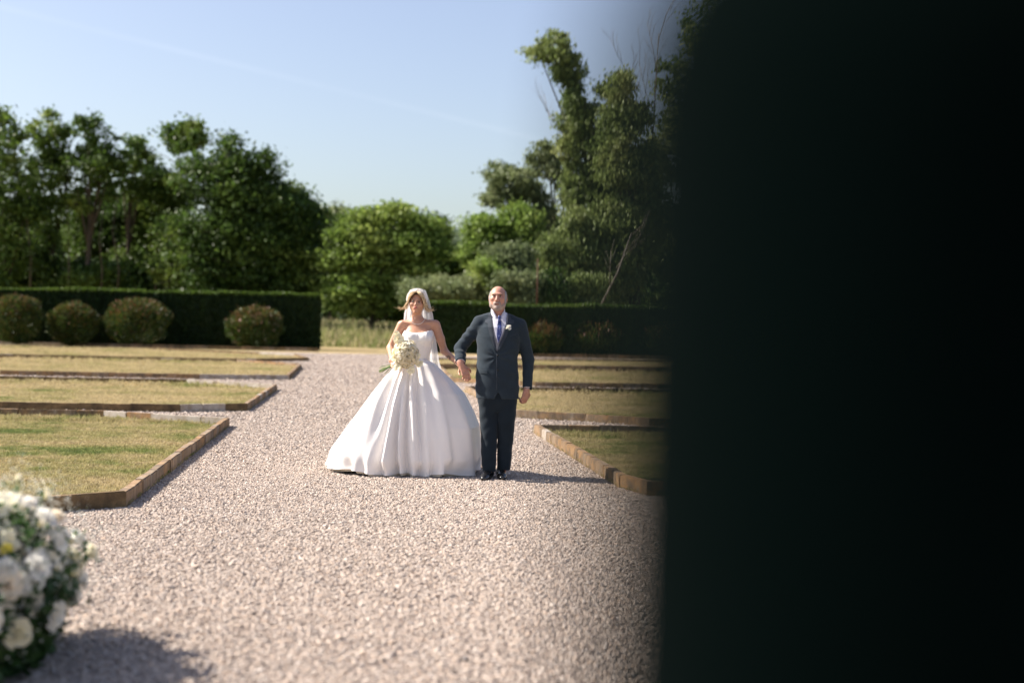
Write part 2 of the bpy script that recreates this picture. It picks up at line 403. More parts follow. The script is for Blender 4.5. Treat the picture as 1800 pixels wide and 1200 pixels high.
# grass blades on the lawns
def tuft(nb, h, w, mat, nm):
    V = []; Fc = []
    for i in range(nb):
        a = random.uniform(0, 2 * PI); r = random.uniform(0, .03); x, y = r * math.cos(a), r * math.sin(a)
        l = random.uniform(.3, 1.3) * h; th = random.uniform(0, 2 * PI); hh = h * random.uniform(.5, 1.2)
        dx, dy = math.cos(th) * l, math.sin(th) * l; px_, py_ = -math.sin(th) * w, math.cos(th) * w; b = len(V)
        V += [(x - px_, y - py_, 0), (x + px_, y + py_, 0), (x + dx * .4 + px_ * .7, y + dy * .4 + py_ * .7, hh * .7), (x + dx * .4 - px_ * .7, y + dy * .4 - py_ * .7, hh * .7), (x + dx, y + dy, hh)]
        Fc += [(b, b + 1, b + 2, b + 3), (b + 3, b + 2, b + 4)]
    me = bpy.data.meshes.new(nm); me.from_pydata(V, [], Fc); me.materials.append(mat)
    return bpy.data.objects.new(nm, me)
tf = [tuft(9, .026, .0022, M_blade, 'grass_tuft') for _ in range(5)]
gp = np.concatenate(grass_pts); n = len(gp)
edge = np.zeros(n)
s = RNG.uniform(.6, 1.3, n) * np.where(gp[:, 2] > 1000, 1, np.where(gp[:, 2] > 500, 1.5, np.where(gp[:, 2] > 200, 2.1, 2.6)))
hs = s * np.where(gp[:, 2] > 1000, 1, .7)
# taller, unmown grass by the rear edgings
for key in beds:
    poly = beds[key]; yb = max(p[1] for p in poly)
    k = inpoly(gp[:, 0], gp[:, 1], poly) & (gp[:, 1] > yb - .55 - .02 * yb) & (RNG.random(n) < .5)
    hs[k] *= RNG.uniform(1.2, 2.6, k.sum())
scl = np.stack([s, s, hs], -1); rot = np.stack([np.zeros(n), np.zeros(n), RNG.uniform(0, 6.28, n)], -1)
tag(scatter('grass', np.stack([gp[:, 0], gp[:, 1], np.full(n, .018)], -1), rot, scl, tf), 'short patchy green and straw coloured grass on the lawns', 'grass', kind='stuff')

# gravel stones on the walk
def stone(seed):
    bm = bmesh.new(); bmesh.ops.create_icosphere(bm, subdivisions=1, radius=1)
    r = random.Random(seed)
    for vtx in bm.verts:
        vtx.co *= r.uniform(.72, 1.15)
    for vtx in bm.verts: vtx.co = Vector((vtx.co.x * 1.15, vtx.co.y * .85, vtx.co.z * .62))
    me = bpy.data.meshes.new('pebble'); bm.to_mesh(me); bm.free(); me.materials.append(M_stone)
    return bpy.data.objects.new('pebble', me)
st = [stone(i) for i in range(7)]
pts = []
for ya in np.arange(4.5, 66, .5):
    yb = ya + .5; wl, wr = -.385 * yb - .3, .15 * yb + .35
    if ya < 16: wr = .50 * yb + .5
    dens = 5600 if ya < 14 else 3000 if ya < 20 else 900 if ya < 32 else 350
    m = int((wr - wl) * .5 * dens); x = RNG.uniform(wl, wr, m); y = RNG.uniform(ya, yb, m); k = np.ones(m, bool)
    for poly in beds.values(): k &= ~inpoly(x, y, poly)
    k &= y < gf
    pts.append(np.stack([x[k], y[k], np.full(k.sum(), dens)], -1))
gp = np.concatenate(pts); n = len(gp)
s = np.exp(RNG.normal(math.log(.0080), .26, n)); s *= np.where(gp[:, 2] > 3000, 1, np.where(gp[:, 2] > 2900, 1.15, np.where(gp[:, 2] > 800, 1.6, 2.2)))
z = s * RNG.uniform(.05, .75, n)
rot = np.stack([RNG.normal(0, .28, n), RNG.normal(0, .28, n), RNG.uniform(0, 6.28, n)], -1)
tag(scatter('gravel', np.stack([gp[:, 0], gp[:, 1], z], -1), rot, np.stack([s, s, s], -1), st), 'loose pinkish grey gravel stones covering the walk', 'gravel', kind='stuff')
print('grass', len(edge), 'stones', n)

# the tall seeding grass beyond the gap in the hedges
n = 60000; x = RNG.uniform(-20, 8, n); y = RNG.uniform(72, 96, n) ; y = np.maximum(y, 75 + RNG.normal(0, 1.0, n)); h = RNG.uniform(.5, 1.15, n) * (.75 + .5 * RNG.random(n)); w = .018
zb = -0.03 + np.clip((y - 72) / 60, 0, 1) ** 1.5 * .9
h *= smoothstep(73, 78.0, y) * .75 + .3
a = RNG.uniform(0, 6.28, n); lx = RNG.normal(0, .2, n) * h; ly = RNG.normal(0, .2, n) * h
B = np.stack([x, y, zb], -1); D = np.stack([np.cos(a) * w, np.sin(a) * w, 0 * a], -1); T = B + np.stack([lx, ly, h], -1)
V = np.stack([B - D, B + D, B * .25 + T * .75 + D * 1.2, T, B * .25 + T * .75 - D * 1.2], 1)
Fc = (np.arange(n)[:, None] * 5)
F4 = np.concatenate([Fc + np.array([[0, 1, 2, 4]]), Fc + np.array([[4, 2, 3, 3]])])
tri = np.concatenate([Fc + np.array([[0, 1, 2]]), Fc + np.array([[0, 2, 4]]), Fc + np.array([[4, 2, 3]])])
tag(obj('meadow_grass', mesh_np('meadow_grass', V, tri, M_tall)), 'tall pale seeding grass in the gap between the hedges', 'grass', kind='stuff')
# ================================================================== foliage
L_dark = leafmat('leaf_dark_green', (.030, .060, .012), (.065, .115, .022), (.15, .20, .04))
L_mid = leafmat('leaf_mid_green', (.045, .085, .015), (.09, .15, .026), (.19, .24, .045))
L_light = leafmat('leaf_light_green', (.10, .17, .030), (.20, .28, .060), (.36, .41, .11), transl=.45)
L_olive = leafmat('leaf_grey_green', (.11, .15, .065), (.19, .23, .10), (.31, .34, .17))
L_gum = leafmat('leaf_gum_green', (.11, .16, .045), (.20, .25, .08), (.34, .36, .14))
t = NT('bark_dark'); M_bark = t.pbr(t.ramp(t.noise(t.pos((1, 1, .25)), 5, 4), [(.3, (.03, .025, .018)), (.7, (.11, .09, .065))]), .9, spec=.1)
t = NT('bark_pale'); M_palebark = t.pbr(t.ramp(t.noise(t.pos((1, 1, .25)), 5, 4), [(.3, (.12, .10, .085)), (.7, (.27, .24, .20))]), .9, spec=.1)
def leaf_quads(C, size, up=.25, droop=0):
    """diamond shaped leaves at centres C"""
    n = len(C); d = RNG.normal(size=(n, 3)); d[:, 2] -= droop; d /= np.linalg.norm(d, axis=1)[:, None]
    nr = RNG.normal(size=(n, 3)); nr[:, 2] += up; nr -= d * (nr * d).sum(1)[:, None]; nr /= np.linalg.norm(nr, axis=1)[:, None]
    s = np.cross(d, nr); L = (size * RNG.uniform(.6, 1.3, n))[:, None]
    V = np.stack([C - d * L, C + s * L * .55 - nr * L * .1, C + d * L, C - s * L * .55 - nr * L * .1], 1)
    F = np.arange(n)[:, None] * 4 + np.arange(4)[None]
    return V.reshape(-1, 3), F
def crown_points(blobs, n, clump=.55, fill=.35, seedvar=.5, flat=.6):
    """clumped points over the outsides of several ellipsoids"""
    blobs = [(np.array(c, float), np.array(r, float)) for c, r in blobs]
    w = np.array([(r[0] * r[1] + r[1] * r[2] + r[0] * r[2]) for c, r in blobs]); w /= w.sum()
    out = []
    for (c, r), wi in zip(blobs, w):
        m = int(n * wi); per = 46; kc = max(3, m // per)
        d = RNG.normal(size=(kc, 3)); d /= np.linalg.norm(d, axis=1)[:, None]
        rad = np.where(RNG.random(kc) < fill, RNG.uniform(.25, .8, kc), RNG.uniform(.78, 1.08, kc))
        cc = c + d * rad[:, None] * r
        cr = clump * RNG.uniform(.5, 1.35, kc)
        q = RNG.normal(size=(kc, per, 3)) * .5; q[..., 2] *= flat
        out.append((cc[:, None] + q * cr[:, None, None]).reshape(-1, 3))
    return np.concatenate(out)
def blobw(bl, Y):
    """blobs given by centre and half-size in the picture at distance Y"""
    res = []
    for b in bl:
        px, py, rx, ry = b[:4]; dy = b[4] if len(b) > 4 else 0
        c = P(px, py, Y + dy); s = (Y + dy) / FPX
        res.append(((c.x, c.y, c.z), (rx * s, .5 * (rx + ry) * s * .9, ry * s)))
    return res
def tree(name, label, Y, blobs, n, leaf, size, trunk=None, bark=None, group='trees beyond the hedges', cat='tree', clump=.7, fill=.35, droop=0, trunk_r=.16, limbs=True, flat=.6, bend=.7):
    rb = random.Random(int(Y * 31 + blobs[0][0])); b2 = []
    for b in blobs:
        b2.append((b[0], b[1], b[2] * .72, b[3] * .72) + tuple(b[4:]))
        for _ in range(4):
            a_ = rb.uniform(0, 6.28); q_ = rb.uniform(.3, .52); b2.append((b[0] + math.cos(a_) * b[2] * .68, b[1] + math.sin(a_) * b[3] * .68, b[2] * q_, b[3] * q_, rb.uniform(-1, 1)))
    bw0 = blobw(blobs, Y); bw = blobw(b2, Y)
    base_px = trunk if trunk is not None else blobs[0][0]
    bx = P(base_px, 560, Y).x; gz = -.03 + min(1, max(0, (Y - 72) / 60)) ** 1.5 * .9
    e = empty(name, (bx, Y, gz), label, cat, group)
    pts = crown_points(bw, int(n * 1.8), clump, fill, flat=flat); size = size * .8
    pts = pts[pts[:, 2] > gz + .15]
    V, F = leaf_quads(pts, size, droop=droop)
    obj('crown', mesh_np('crown', V, F, leaf), e)
    mb = MB(); b0 = Vector((bx, Y, gz - .2)); top = max(bw0, key=lambda q: q[0][2])
    tp = Vector(top[0]); 
    path = []
    for i in range(9):
        s = i / 8; q = b0.lerp(tp, s); q.x += .25 * math.sin(s * 5 + bx) * s; q.y += .2 * math.cos(s * 4 + bx) * s
        # bend toward the top late, so the stem starts upright
        q.x = b0.x + (q.x - b0.x) * s ** bend; path.append(q)
    mb.tube(path, [trunk_r * (1 - .8 * i / 8) for i in range(9)], 7)
    if limbs:
        for (c, r) in bw0:
            c = Vector(c)
            if (c - tp).length < .5: continue
            zz = b0.z + (c.z - b0.z) * random.uniform(.35, .7); s = (zz - b0.z) / max(.1, tp.z - b0.z); s = min(.95, s)
            k = s * 8; i = int(k); st_ = path[i].lerp(path[min(8, i + 1)], k - i)
            mid = st_.lerp(c, .55) + Vector((0, 0, -.2 * abs(c.x - st_.x)))
            mb.tube([st_, mid, c, c + (c - mid) * .12], [trunk_r * .5, trunk_r * .35, trunk_r * .2, .015], 5)
            for _ in range(4):
                dv = Vector((random.gauss(0, 1) * r[0], random.gauss(0, 1) * r[1], random.gauss(0, 1) * r[2])) * .6
                mb.tube([mid.lerp(c, random.random()), c + dv * .5, c + dv], [trunk_r * .2, trunk_r * .12, .01], 4)
    obj('trunk', mb.mesh('trunk', bark or M_bark), e)
    return e
T = tree
GT = 'trees beyond the hedges'
# ---- left group
T('poplar_tree', 'tall leafy tree at the far left edge of the photo', 84, [(5, 225, 34, 42), (0, 300, 52, 60), (10, 385, 60, 60), (-15, 460, 70, 60), (50, 345, 40, 50)], 9500, L_mid, .16, trunk=12, clump=.62)
T('poplar_tree', 'tall tree with a rounded top, second from the left edge', 86, [(78, 222, 30, 36), (95, 265, 42, 45), (75, 320, 46, 50), (100, 375, 36, 30), (120, 300, 30, 40), (60, 420, 40, 40)], 4800, L_mid, .16, trunk=92, clump=.55, fill=.25)
T('poplar_tree', 'tall airy tree on a dark bare stem left of the small detached crown', 85, [(165, 232, 36, 32), (190, 262, 46, 38), (150, 300, 46, 36), (185, 330, 30, 26), (140, 350, 30, 30), (175, 300, 24, 24)], 4300, L_mid, .16, trunk=150, clump=.5, fill=.2, trunk_r=.24)
T('poplar_tree', 'slender thin-leaved tree with sky showing through beside the domed tree', 87, [(238, 258, 24, 30), (252, 295, 26, 32), (232, 335, 22, 26), (215, 300, 18, 20)], 2400, L_mid, .15, trunk=222, clump=.45, fill=.2)
T('poplar_tree', 'tree with a small detached crown above the domed tree', 90, [(325, 232, 38, 22), (312, 252, 30, 18), (345, 246, 20, 20)], 2600, L_mid, .17, trunk=318, clump=.5, fill=.2, trunk_r=.1)
T('domed_tree', 'broad dark domed tree behind the left hedge', 82, [(405, 268, 26, 30), (365, 320, 80, 50), (450, 320, 60, 50), (400, 400, 120, 70), (500, 400, 70, 80), (470, 470, 100, 60), (360, 480, 90, 60)], 30000, L_dark, .17, trunk=400, clump=.8, trunk_r=.35)
T('domed_tree', 'bright edged dark tree at the right end of the left wood', 84, [(520, 360, 40, 40), (545, 420, 36, 60), (530, 480, 42, 55), (500, 350, 36, 30)], 11000, L_dark, .16, trunk=530, clump=.7)
T('round_tree', 'hazy grey green tree far behind the pale green tree', 120, [(575, 385, 36, 38), (600, 400, 40, 40)], 5000, L_olive, .22, trunk=580, clump=.8)
# understorey of the left wood
for i, (px, py, rx, ry, dY) in enumerate([(40, 470, 60, 55, 3), (150, 418, 44, 75, 8), (210, 395, 42, 75, 7), (120, 490, 60, 35, 2), (255, 378, 42, 68, 6), (290, 330, 34, 36, 3), (240, 480, 55, 45, 4), (180, 500, 60, 30, 1), (320, 450, 50, 60, 5)]):
    T('understorey_tree', ['low bushy tree filling the foot of the wood at the far left', 'slim bushy tree just behind the dark bare stem', 'bushy young tree below the slender thin-leaved tree', 'low dark growth left of the dark bare stem', 'young tree under the gap in the crowns', 'small tree at the left shoulder of the domed tree', 'low shrubby tree between dark stem and domed tree', 'low growth right behind the hedge below the dark stem', 'bushy tree in front of the domed tree trunk'][i],
      84 + dY, [(px, py, rx, ry), (px + rx * .5, py + 20, rx * .6, ry * .7)], 6500, [L_dark, L_mid, L_dark][i % 3], .17, group='young trees in the left wood', clump=.7, trunk_r=.09)
# bright stems standing among them
for px, top, lab in ((52, 300, 'thin bare stem nearest the left edge of the wood'), (118, 360, 'thin bare stem left of the thick dark trunk'), (176, 360, 'thin bare stem just right of the thick dark trunk'), (205, 340, 'thin bare stem below the slender airy tree'), (272, 380, 'thin bare stem below the gap between the crowns'), (300, 400, 'thin bare stem at the foot of the domed tree')):
    mb = MB(); a = P(px, 530, 83.5); b = P(px + random.uniform(-8, 8), top, 83.5)
    mb.tube([a, a.lerp(b, .3) + Vector((random.uniform(-.25, .25), 0, 0)), a.lerp(b, .65) + Vector((random.uniform(-.3, .3), 0, 0)), b], [.055, .045, .03, .015], 6)
    o = obj('bare_stem', mb.mesh('bare_stem', M_bark))
    tag(o, lab, 'tree', 'thin bare stems in the left wood')
# ---- middle
T('walnut_tree', 'pale green layered tree directly behind the bride', 80, [(645, 384, 42, 32), (702, 390, 46, 30), (750, 398, 34, 26), (604, 408, 26, 24), (610, 455, 54, 26), (680, 440, 70, 40), (600, 500, 46, 26), (660, 500, 70, 36), (625, 535, 55, 24), (700, 530, 50, 28), (735, 450, 46, 40)], 20000, L_light, .15, trunk=655, clump=.85, fill=.35, flat=.28)
T('round_tree', 'dark round tree between the pale green tree and the slim gap of sky', 90, [(768, 408, 28, 30), (765, 445, 38, 34), (745, 405, 30, 26), (780, 470, 30, 26), (750, 480, 34, 30)], 9000, L_dark, .17, trunk=765)
T('round_tree', 'light green bushy tree at the right of the gap of sky', 88, [(842, 396, 22, 24), (852, 428, 36, 38), (880, 405, 42, 34), (925, 400, 36, 40), (840, 460, 34, 30), (890, 440, 50, 36)], 14000, L_light, .17, trunk=868)
T('pine_tree', 'dark crowned tree rising above the light green bushy tree', 92, [(878, 305, 32, 26), (900, 330, 48, 26), (870, 345, 24, 22), (925, 355, 44, 30), (945, 385, 36, 30)], 7000, L_olive, .15, trunk=915, clump=.5)
T('round_tree', 'loose dark crown standing left of the leaning tree', 94, [(955, 270, 28, 20), (975, 295, 28, 22), (995, 320, 24, 18), (940, 300, 14, 14), (1010, 345, 22, 20)], 3600, L_olive, .16, trunk=990, clump=.45, fill=.2)
T('leaning_tree', 'tall tree leaning to the left against the sky', 88, [(975, 76, 30, 24), (948, 96, 26, 18), (985, 108, 30, 28), (1000, 135, 26, 26), (1005, 175, 22, 26), (1022, 215, 36, 34), (1037, 265, 48, 44), (1030, 315, 48, 42), (1055, 340, 60, 46), (1062, 235, 30, 40), (1000, 150, 14, 20), (990, 120, 20, 26), (1010, 195, 20, 28), (1028, 240, 26, 26)], 15000, L_gum, .17, trunk=1075, clump=.5, fill=.3, trunk_r=.16, bend=2.4)
T('gum_tree', 'drooping grey green tree beside the blurred dark figure', 86, [(1090, 160, 30, 30), (1105, 215, 46, 44), (1075, 270, 36, 50), (1120, 300, 60, 56), (1060, 390, 70, 50), (1130, 400, 70, 60), (1010, 430, 50, 50), (1080, 470, 80, 56), (990, 480, 40, 50)], 34000, L_gum, .16, trunk=1120, clump=.7, droop=1.2, trunk_r=.35)
T('gum_tree', 'big tree rising out of the frame behind the blurred dark figure', 92, [(1180, 150, 50, 50), (1240, 60, 60, 70), (1260, 180, 90, 80), (1210, 280, 80, 70), (1300, 300, 120, 90), (1220, 420, 90, 80), (1350, 430, 120, 100), (1420, 250, 120, 120)], 26000, L_gum, .19, trunk=1270, clump=.8, droop=.8, trunk_r=.4)
for i, (px, lab) in enumerate(((1520, 'broad tree behind the right end of the hedge'), (1680, 'second broad tree behind the right end of the hedge'), (1850, 'last broad tree at the far right beyond the hedge'))):
    T('round_tree', lab, 88 + i, [(px, 330, 70, 60), (px - 60, 410, 70, 70), (px + 60, 410, 70, 70), (px, 470, 90, 60)], 7000, [L_mid, L_gum, L_dark][i], .2, clump=.8, trunk_r=.3)
# grey green bushes before them
for i, (px, py, rx, ry) in enumerate([(770, 505, 40, 28), (835, 508, 34, 26), (895, 455, 40, 36), (910, 500, 40, 30), (960, 505, 42, 30), (1030, 510, 44, 28), (730, 515, 24, 22), (860, 480, 26, 26)]):
    T('olive_bush', ['grey green bush over the bride\'s shoulder', 'grey green bush between bride and man', 'tallest grey green bush above the man', 'grey green bush just right of the man\'s head', 'dark bush by the thin rusty pole', 'loose bush below the pale leaning stem', 'small bush behind the bride\'s head', 'small bush left of the man\'s head'][i],
      76 + (i % 3), [(px, py, rx, ry), (px + rx * .4, py + 18, rx * .7, ry * .8)], 5200, [L_olive, L_olive, L_olive, L_olive, L_dark, L_gum, L_olive, L_light][i], .12, group='grey green bushes behind the right hedge', cat='bush', clump=.45, trunk_r=.06)
# mass of woodland filling in behind everything
bl = []
for px in range(-160, 1560, 46):
    bl.append((px, 478 + random.uniform(-14, 14), 46, 46 + random.uniform(0, 20), random.uniform(0, 14)))
    bl.append((px + 20, 535, 46, 36, random.uniform(-4, 8)))
for px in list(range(-160, 560, 46)) + list(range(960, 1560, 46)):
    bl.append((px, 415 + random.uniform(-14, 14), 46, 46, random.uniform(0, 14)))
pts = crown_points(blobw(bl, 118), 70000, 1.1, .3); V, F = leaf_quads(pts[pts[:, 2] > .3], .3)
tag(obj('background_woodland', mesh_np('background_woodland', V, F, L_dark)), 'dark far woodland showing between the nearer trees', 'woodland', kind='stuff')

# bare grey branches standing above the right hand trees, and the pale fallen stem
def branchy(name, label, px0, py0, px1, py1, Y, r, mat, depth=3, spread=.35, seed=1):
    rr = random.Random(seed); mb = MB()
    def grow(a, b, r, lev):
        m = a.lerp(b, .5) + Vector((rr.gauss(0, .06), rr.gauss(0, .06), 0)) * (b - a).length
        mb.tube([a, m, b], [r, r * .75, r * .45], 5)
        if lev:
            L = (b - a).length
            for s in (.35, .55, .75, .95):
                d = (b - a).normalized(); q = Vector((rr.gauss(0, 1), rr.gauss(0, .6), rr.gauss(0, .3))); d2 = (d + q.normalized() * spread).normalized()
                st_ = a.lerp(b, s); grow(st_, st_ + d2 * L * rr.uniform(.3, .5), r * .5, lev - 1)
    grow(P(px0, py0, Y), P(px1, py1, Y), r, depth)
    o = obj(name, mb.mesh(name, mat)); return tag(o, label, 'branch', None)
branchy('dead_branch', 'bare twiggy branch sticking up highest against the sky', 1145, 330, 1160, 60, 87, .05, M_palebark, 3, .35, 4)
branchy('dead_branch', 'shorter bare branch left of the tallest twiggy one', 1125, 260, 1103, 120, 87, .045, M_palebark, 3, .35, 9)
branchy('dead_branch', 'thin bare twigs beside the leaning tree', 1010, 330, 960, 190, 88, .045, M_palebark, 2, .45, 2)
branchy('dead_branch', 'pale bare stem leaning over the right hedge', 1052, 548, 1112, 410, 76, .06, M_palebark, 2, .4, 6)
mb = MB(); mb.tube([P(944, 545, 73), P(946, 455, 73)], [.04, .03], 6)
t = simple('rusty_metal', (.09, .04, .025), .8)
tag(obj('rusty_pole', mb.mesh('rusty_pole', t)), 'thin rusty pole behind the hedge beside the man\'s head', 'pole')

# ================================================================== clipped hedges
t = NT('hedge_green'); g_ = t.n('ShaderNodeNewGeometry')
c = t.ramp(t.noise(t.pos((1, 1, .15)), 6, 3), [(.3, (.010, .022, .005)), (.6, (.018, .038, .008)), (.8, (.04, .07, .012))])
hs_ = t.n('ShaderNodeHueSaturation', i_Value=t.n('ShaderNodeMapRange', i_Value=g_.outputs['Random Per Island'], i_To_Min=.6, i_To_Max=1.5).outputs[0], i_Color=c)
L_hedge = t.pbr(hs_.outputs[0], .6, spec=.2, transl=.2)
L_hedgetop = leafmat('hedge_sun_tint', (.05, .09, .012), (.08, .13, .018), (.12, .16, .03))  # lighter green that puts the sunlit fringe of the hedge top into the colour
def hedge(label, a, b, H, thick, n, secs, hf=None):
    a = Vector(a); b = Vector(b); d = (b - a).normalized(); nr = Vector((-d.y, d.x, 0)); L = (b - a).length
    e = empty('clipped_hedge', (a + b) / 2, label, 'hedge', 'clipped hedges')
    nu, nv = int(L / .3), 22; prof = []
    for i in range(nv + 1):
        s = i / nv
        if s < .4: prof.append((0, s / .4 * H))
        elif s < .6: prof.append(((s - .4) / .2 * thick, H))
        else: prof.append((thick, H * (1 - (s - .6) / .4)))
    V = []
    hsec = lambda u: 1 + .012 * math.sin(u * 1.1) + .012 * (1 if math.sin(u * .9) > 0 else -1) 
    for i in range(nu + 1):
        u = L * i / nu
        for (w, z) in prof:
            k = mnoise.noise(Vector((u * .9, w, z * .7))) * .05
            inset = .07
            endr = max(0, .25 - min(u, L - u)) * 1.0 * (z / H) ** 4
            q = a + d * (min(max(u, inset), L - inset)) + nr * (inset + w * (1 - 2 * inset / thick) + k)
            V.append((q.x, q.y, max(0, z * hsec(u) - inset - endr)))
    I = np.arange((nu + 1) * (nv + 1)).reshape(nu + 1, nv + 1)
    F = np.stack([I[:-1, :-1], I[1:, :-1], I[1:, 1:], I[:-1, 1:]], -1).reshape(-1, 4)
    me = mesh_np('hedge_body', V, F, L_hedge, False); 
    bm = bmesh.new(); bm.from_mesh(me); bmesh.ops.holes_fill(bm, edges=[x for x in bm.edges if x.is_boundary]); bm.to_mesh(me); bm.free()
    obj('branch_mass', me, e)
    # sprays: front, top, both ends, back
    A = [L * H, L * thick * 2.2, thick * H * 2, thick * H * 2, L * H * .25]; A = np.array(A) / sum(A); out = []; nn = (A * n).astype(int)
    u = RNG.uniform(0, L, nn[0]); z = RNG.uniform(0, H, nn[0]); out.append(np.stack([u, RNG.normal(.03, .03, nn[0]), z], -1))
    u = RNG.uniform(0, L, nn[1]); w = RNG.uniform(0, thick, nn[1]); out.append(np.stack([u, w, H - .05 + RNG.normal(0, .035, nn[1])], -1))
    w = RNG.uniform(0, thick, nn[2]); z = RNG.uniform(0, H, nn[2]); out.append(np.stack([RNG.normal(.03, .03, nn[2]), w, z], -1))
    w = RNG.uniform(0, thick, nn[3]); z = RNG.uniform(0, H, nn[3]); out.append(np.stack([L - .03 + RNG.normal(0, .03, nn[3]), w, z], -1))
    u = RNG.uniform(0, L, nn[4]); z = RNG.uniform(0, H, nn[4]); out.append(np.stack([u, thick + RNG.normal(0, .03, nn[4]), z], -1))
    q = np.concatenate(out); uu = q[:, 0].copy()
    q[:, 2] *= 1 + .012 * np.sin(uu * 1.1) + .012 * np.sign(np.sin(uu * .9))
    Wp = np.array(a)[None] + q[:, :1] * np.array(d) + q[:, 1:2] * np.array(nr); Wp[:, 2] = np.maximum(q[:, 2], .03)
    m = len(Wp); dd = RNG.normal(size=(m, 3)) * .45; dd[:, 2] += 1; dd /= np.linalg.norm(dd, axis=1)[:, None]
    s = np.cross(dd, RNG.normal(size=(m, 3))); s /= np.linalg.norm(s, axis=1)[:, None]; Ls = RNG.uniform(.05, .12, m)[:, None]
    V = np.stack([Wp - dd * Ls, Wp + s * .03, Wp + dd * Ls, Wp - s * .03], 1).reshape(-1, 3)
    V = V.reshape(-1, 4, 3); tp_ = Wp[:, 2] > H - .09  # top sprays get the leaf colour with sunlight painted in
    for nm, kk, mt in (('foliage', ~tp_, L_hedge), ('sun_tinted_top', tp_, L_hedgetop)):
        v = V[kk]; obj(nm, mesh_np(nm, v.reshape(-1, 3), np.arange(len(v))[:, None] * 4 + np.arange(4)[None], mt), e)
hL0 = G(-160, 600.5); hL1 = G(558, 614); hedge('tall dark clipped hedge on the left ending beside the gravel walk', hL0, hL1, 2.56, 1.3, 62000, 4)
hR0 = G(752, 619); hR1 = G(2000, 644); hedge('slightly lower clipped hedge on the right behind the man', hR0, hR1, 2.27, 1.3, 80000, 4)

# ================================================================== clipped round shrubs
t = NT('shrub_leaves'); g_ = t.n('ShaderNodeNewGeometry')
c = t.ramp(g_.outputs['Random Per Island'], [(0, (.015, .038, .008)), (.5, (.04, .078, .014)), (.8, (.085, .115, .02)), (1, (.10, .06, .018))])
L_shrub = t.pbr(c, .5, spec=.3, transl=.3)
t = NT('shrub_red_tips'); g_ = t.n('ShaderNodeNewGeometry')
c = t.ramp(g_.outputs['Random Per Island'], [(0, (.05, .07, .015)), (.5, (.12, .075, .022)), (.88, (.19, .075, .035)), (1, (.32, .18, .14))])
L_red = t.pbr(c, .5, spec=.3, transl=.3)
M_pink = simple('pink_blossom', (.62, .42, .38), .7, transl=.3)
def shrub(label, px, w, top, base, red=.35, pink=0):
    g0 = G(px, base); Y = g0.y; s = Y / FPX; rx = w * s / 2; H = (base - top) * s
    e = empty('round_shrub', g0, label, 'shrub', 'round shrubs before the hedges')
    n = 9500; d = RNG.normal(size=(n, 3)); d /= np.linalg.norm(d, axis=1)[:, None]
    lump = np.array([mnoise.noise(Vector((q[0] * 2.2 + px, q[1] * 2.2, q[2] * 2.2))) for q in d])
    r = RNG.uniform(.72, 1.06, n) * (1 + .16 * lump)
    cz = H * .53; q = d * r[:, None] * np.array([rx, rx * .9, H * .49]); q[:, 2] = np.where(q[:, 2] < 0, q[:, 2] * 1.0, q[:, 2])
    C = q + np.array([g0.x, Y, cz]); k = C[:, 2] > .05; C = C[k]; d = d[k]
    dd = d * .5 + RNG.normal(size=(len(C), 3)) * .35; dd[:, 2] += .55; dd /= np.linalg.norm(dd, axis=1)[:, None]
    sd = np.cross(dd, RNG.normal(size=(len(C), 3))); sd /= np.linalg.norm(sd, axis=1)[:, None]; Ls = (RNG.uniform(.05, .13, len(C)) * (1 + 1.1 * (RNG.random(len(C)) < .1)))[:, None]
    V = np.stack([C - dd * Ls * .4, C + sd * .028, C + dd * Ls, C - sd * .028], 1)
    redk = RNG.random(len(C)) < np.clip((d[:, 2] + .15), 0, 1) * red * 1.1
    for nm, kk, mt in (('leaves', ~redk, L_shrub), ('young_leaves', redk, L_red)):
        v = V[kk]; obj(nm, mesh_np(nm, v.reshape(-1, 3), np.arange(len(v))[:, None] * 4 + np.arange(4)[None], mt), e)
    if pink:
        kk = np.where((d[:, 2] > -.2) & (RNG.random(len(C)) < pink))[0]; cc = C[kk] + d[kk] * .04
        v, f = leaf_quads(np.repeat(cc, 3, 0) + RNG.normal(size=(len(cc) * 3, 3)) * .02, .045); obj('blossom', mesh_np('blossom', v, f, M_pink), e)
    mb = MB()
    for i in range(9):
        a = random.uniform(0, 6.28); b = Vector((math.cos(a) * rx * .6, math.sin(a) * rx * .6, H * .6))
        mb.tube([g0 + b * .02, g0 + b * .5 + Vector((0, 0, .1)), g0 + b], [.03, .02, .01], 5)
    obj('stems', mb.mesh('stems', M_bark), e)
shrub('round shrub at the far left edge before the hedge', 30, 82, 521, 606.5, .3, .002)
shrub('smallest round shrub of the left row', 127, 86, 535, 607.5, .4)
shrub('widest round shrub of the left row', 240, 112, 527, 609, .4)
shrub('round shrub with a pinkish top near the end of the left hedge', 447, 98, 541, 613, .55, .012)
shrub('pink flowering shrub behind the man\'s bent arm', 830, 58, 566, 620, .4, .05)
shrub('reddish round shrub beside the man\'s shoulder', 958, 66, 568, 623, .75)
shrub('broad round shrub at the edge of the blurred dark figure', 1053, 94, 563, 624.5, .5, .004)
shrub('round shrub farthest right in the row, just behind the edge of the black figure', 1170, 90, 565, 627, .5)
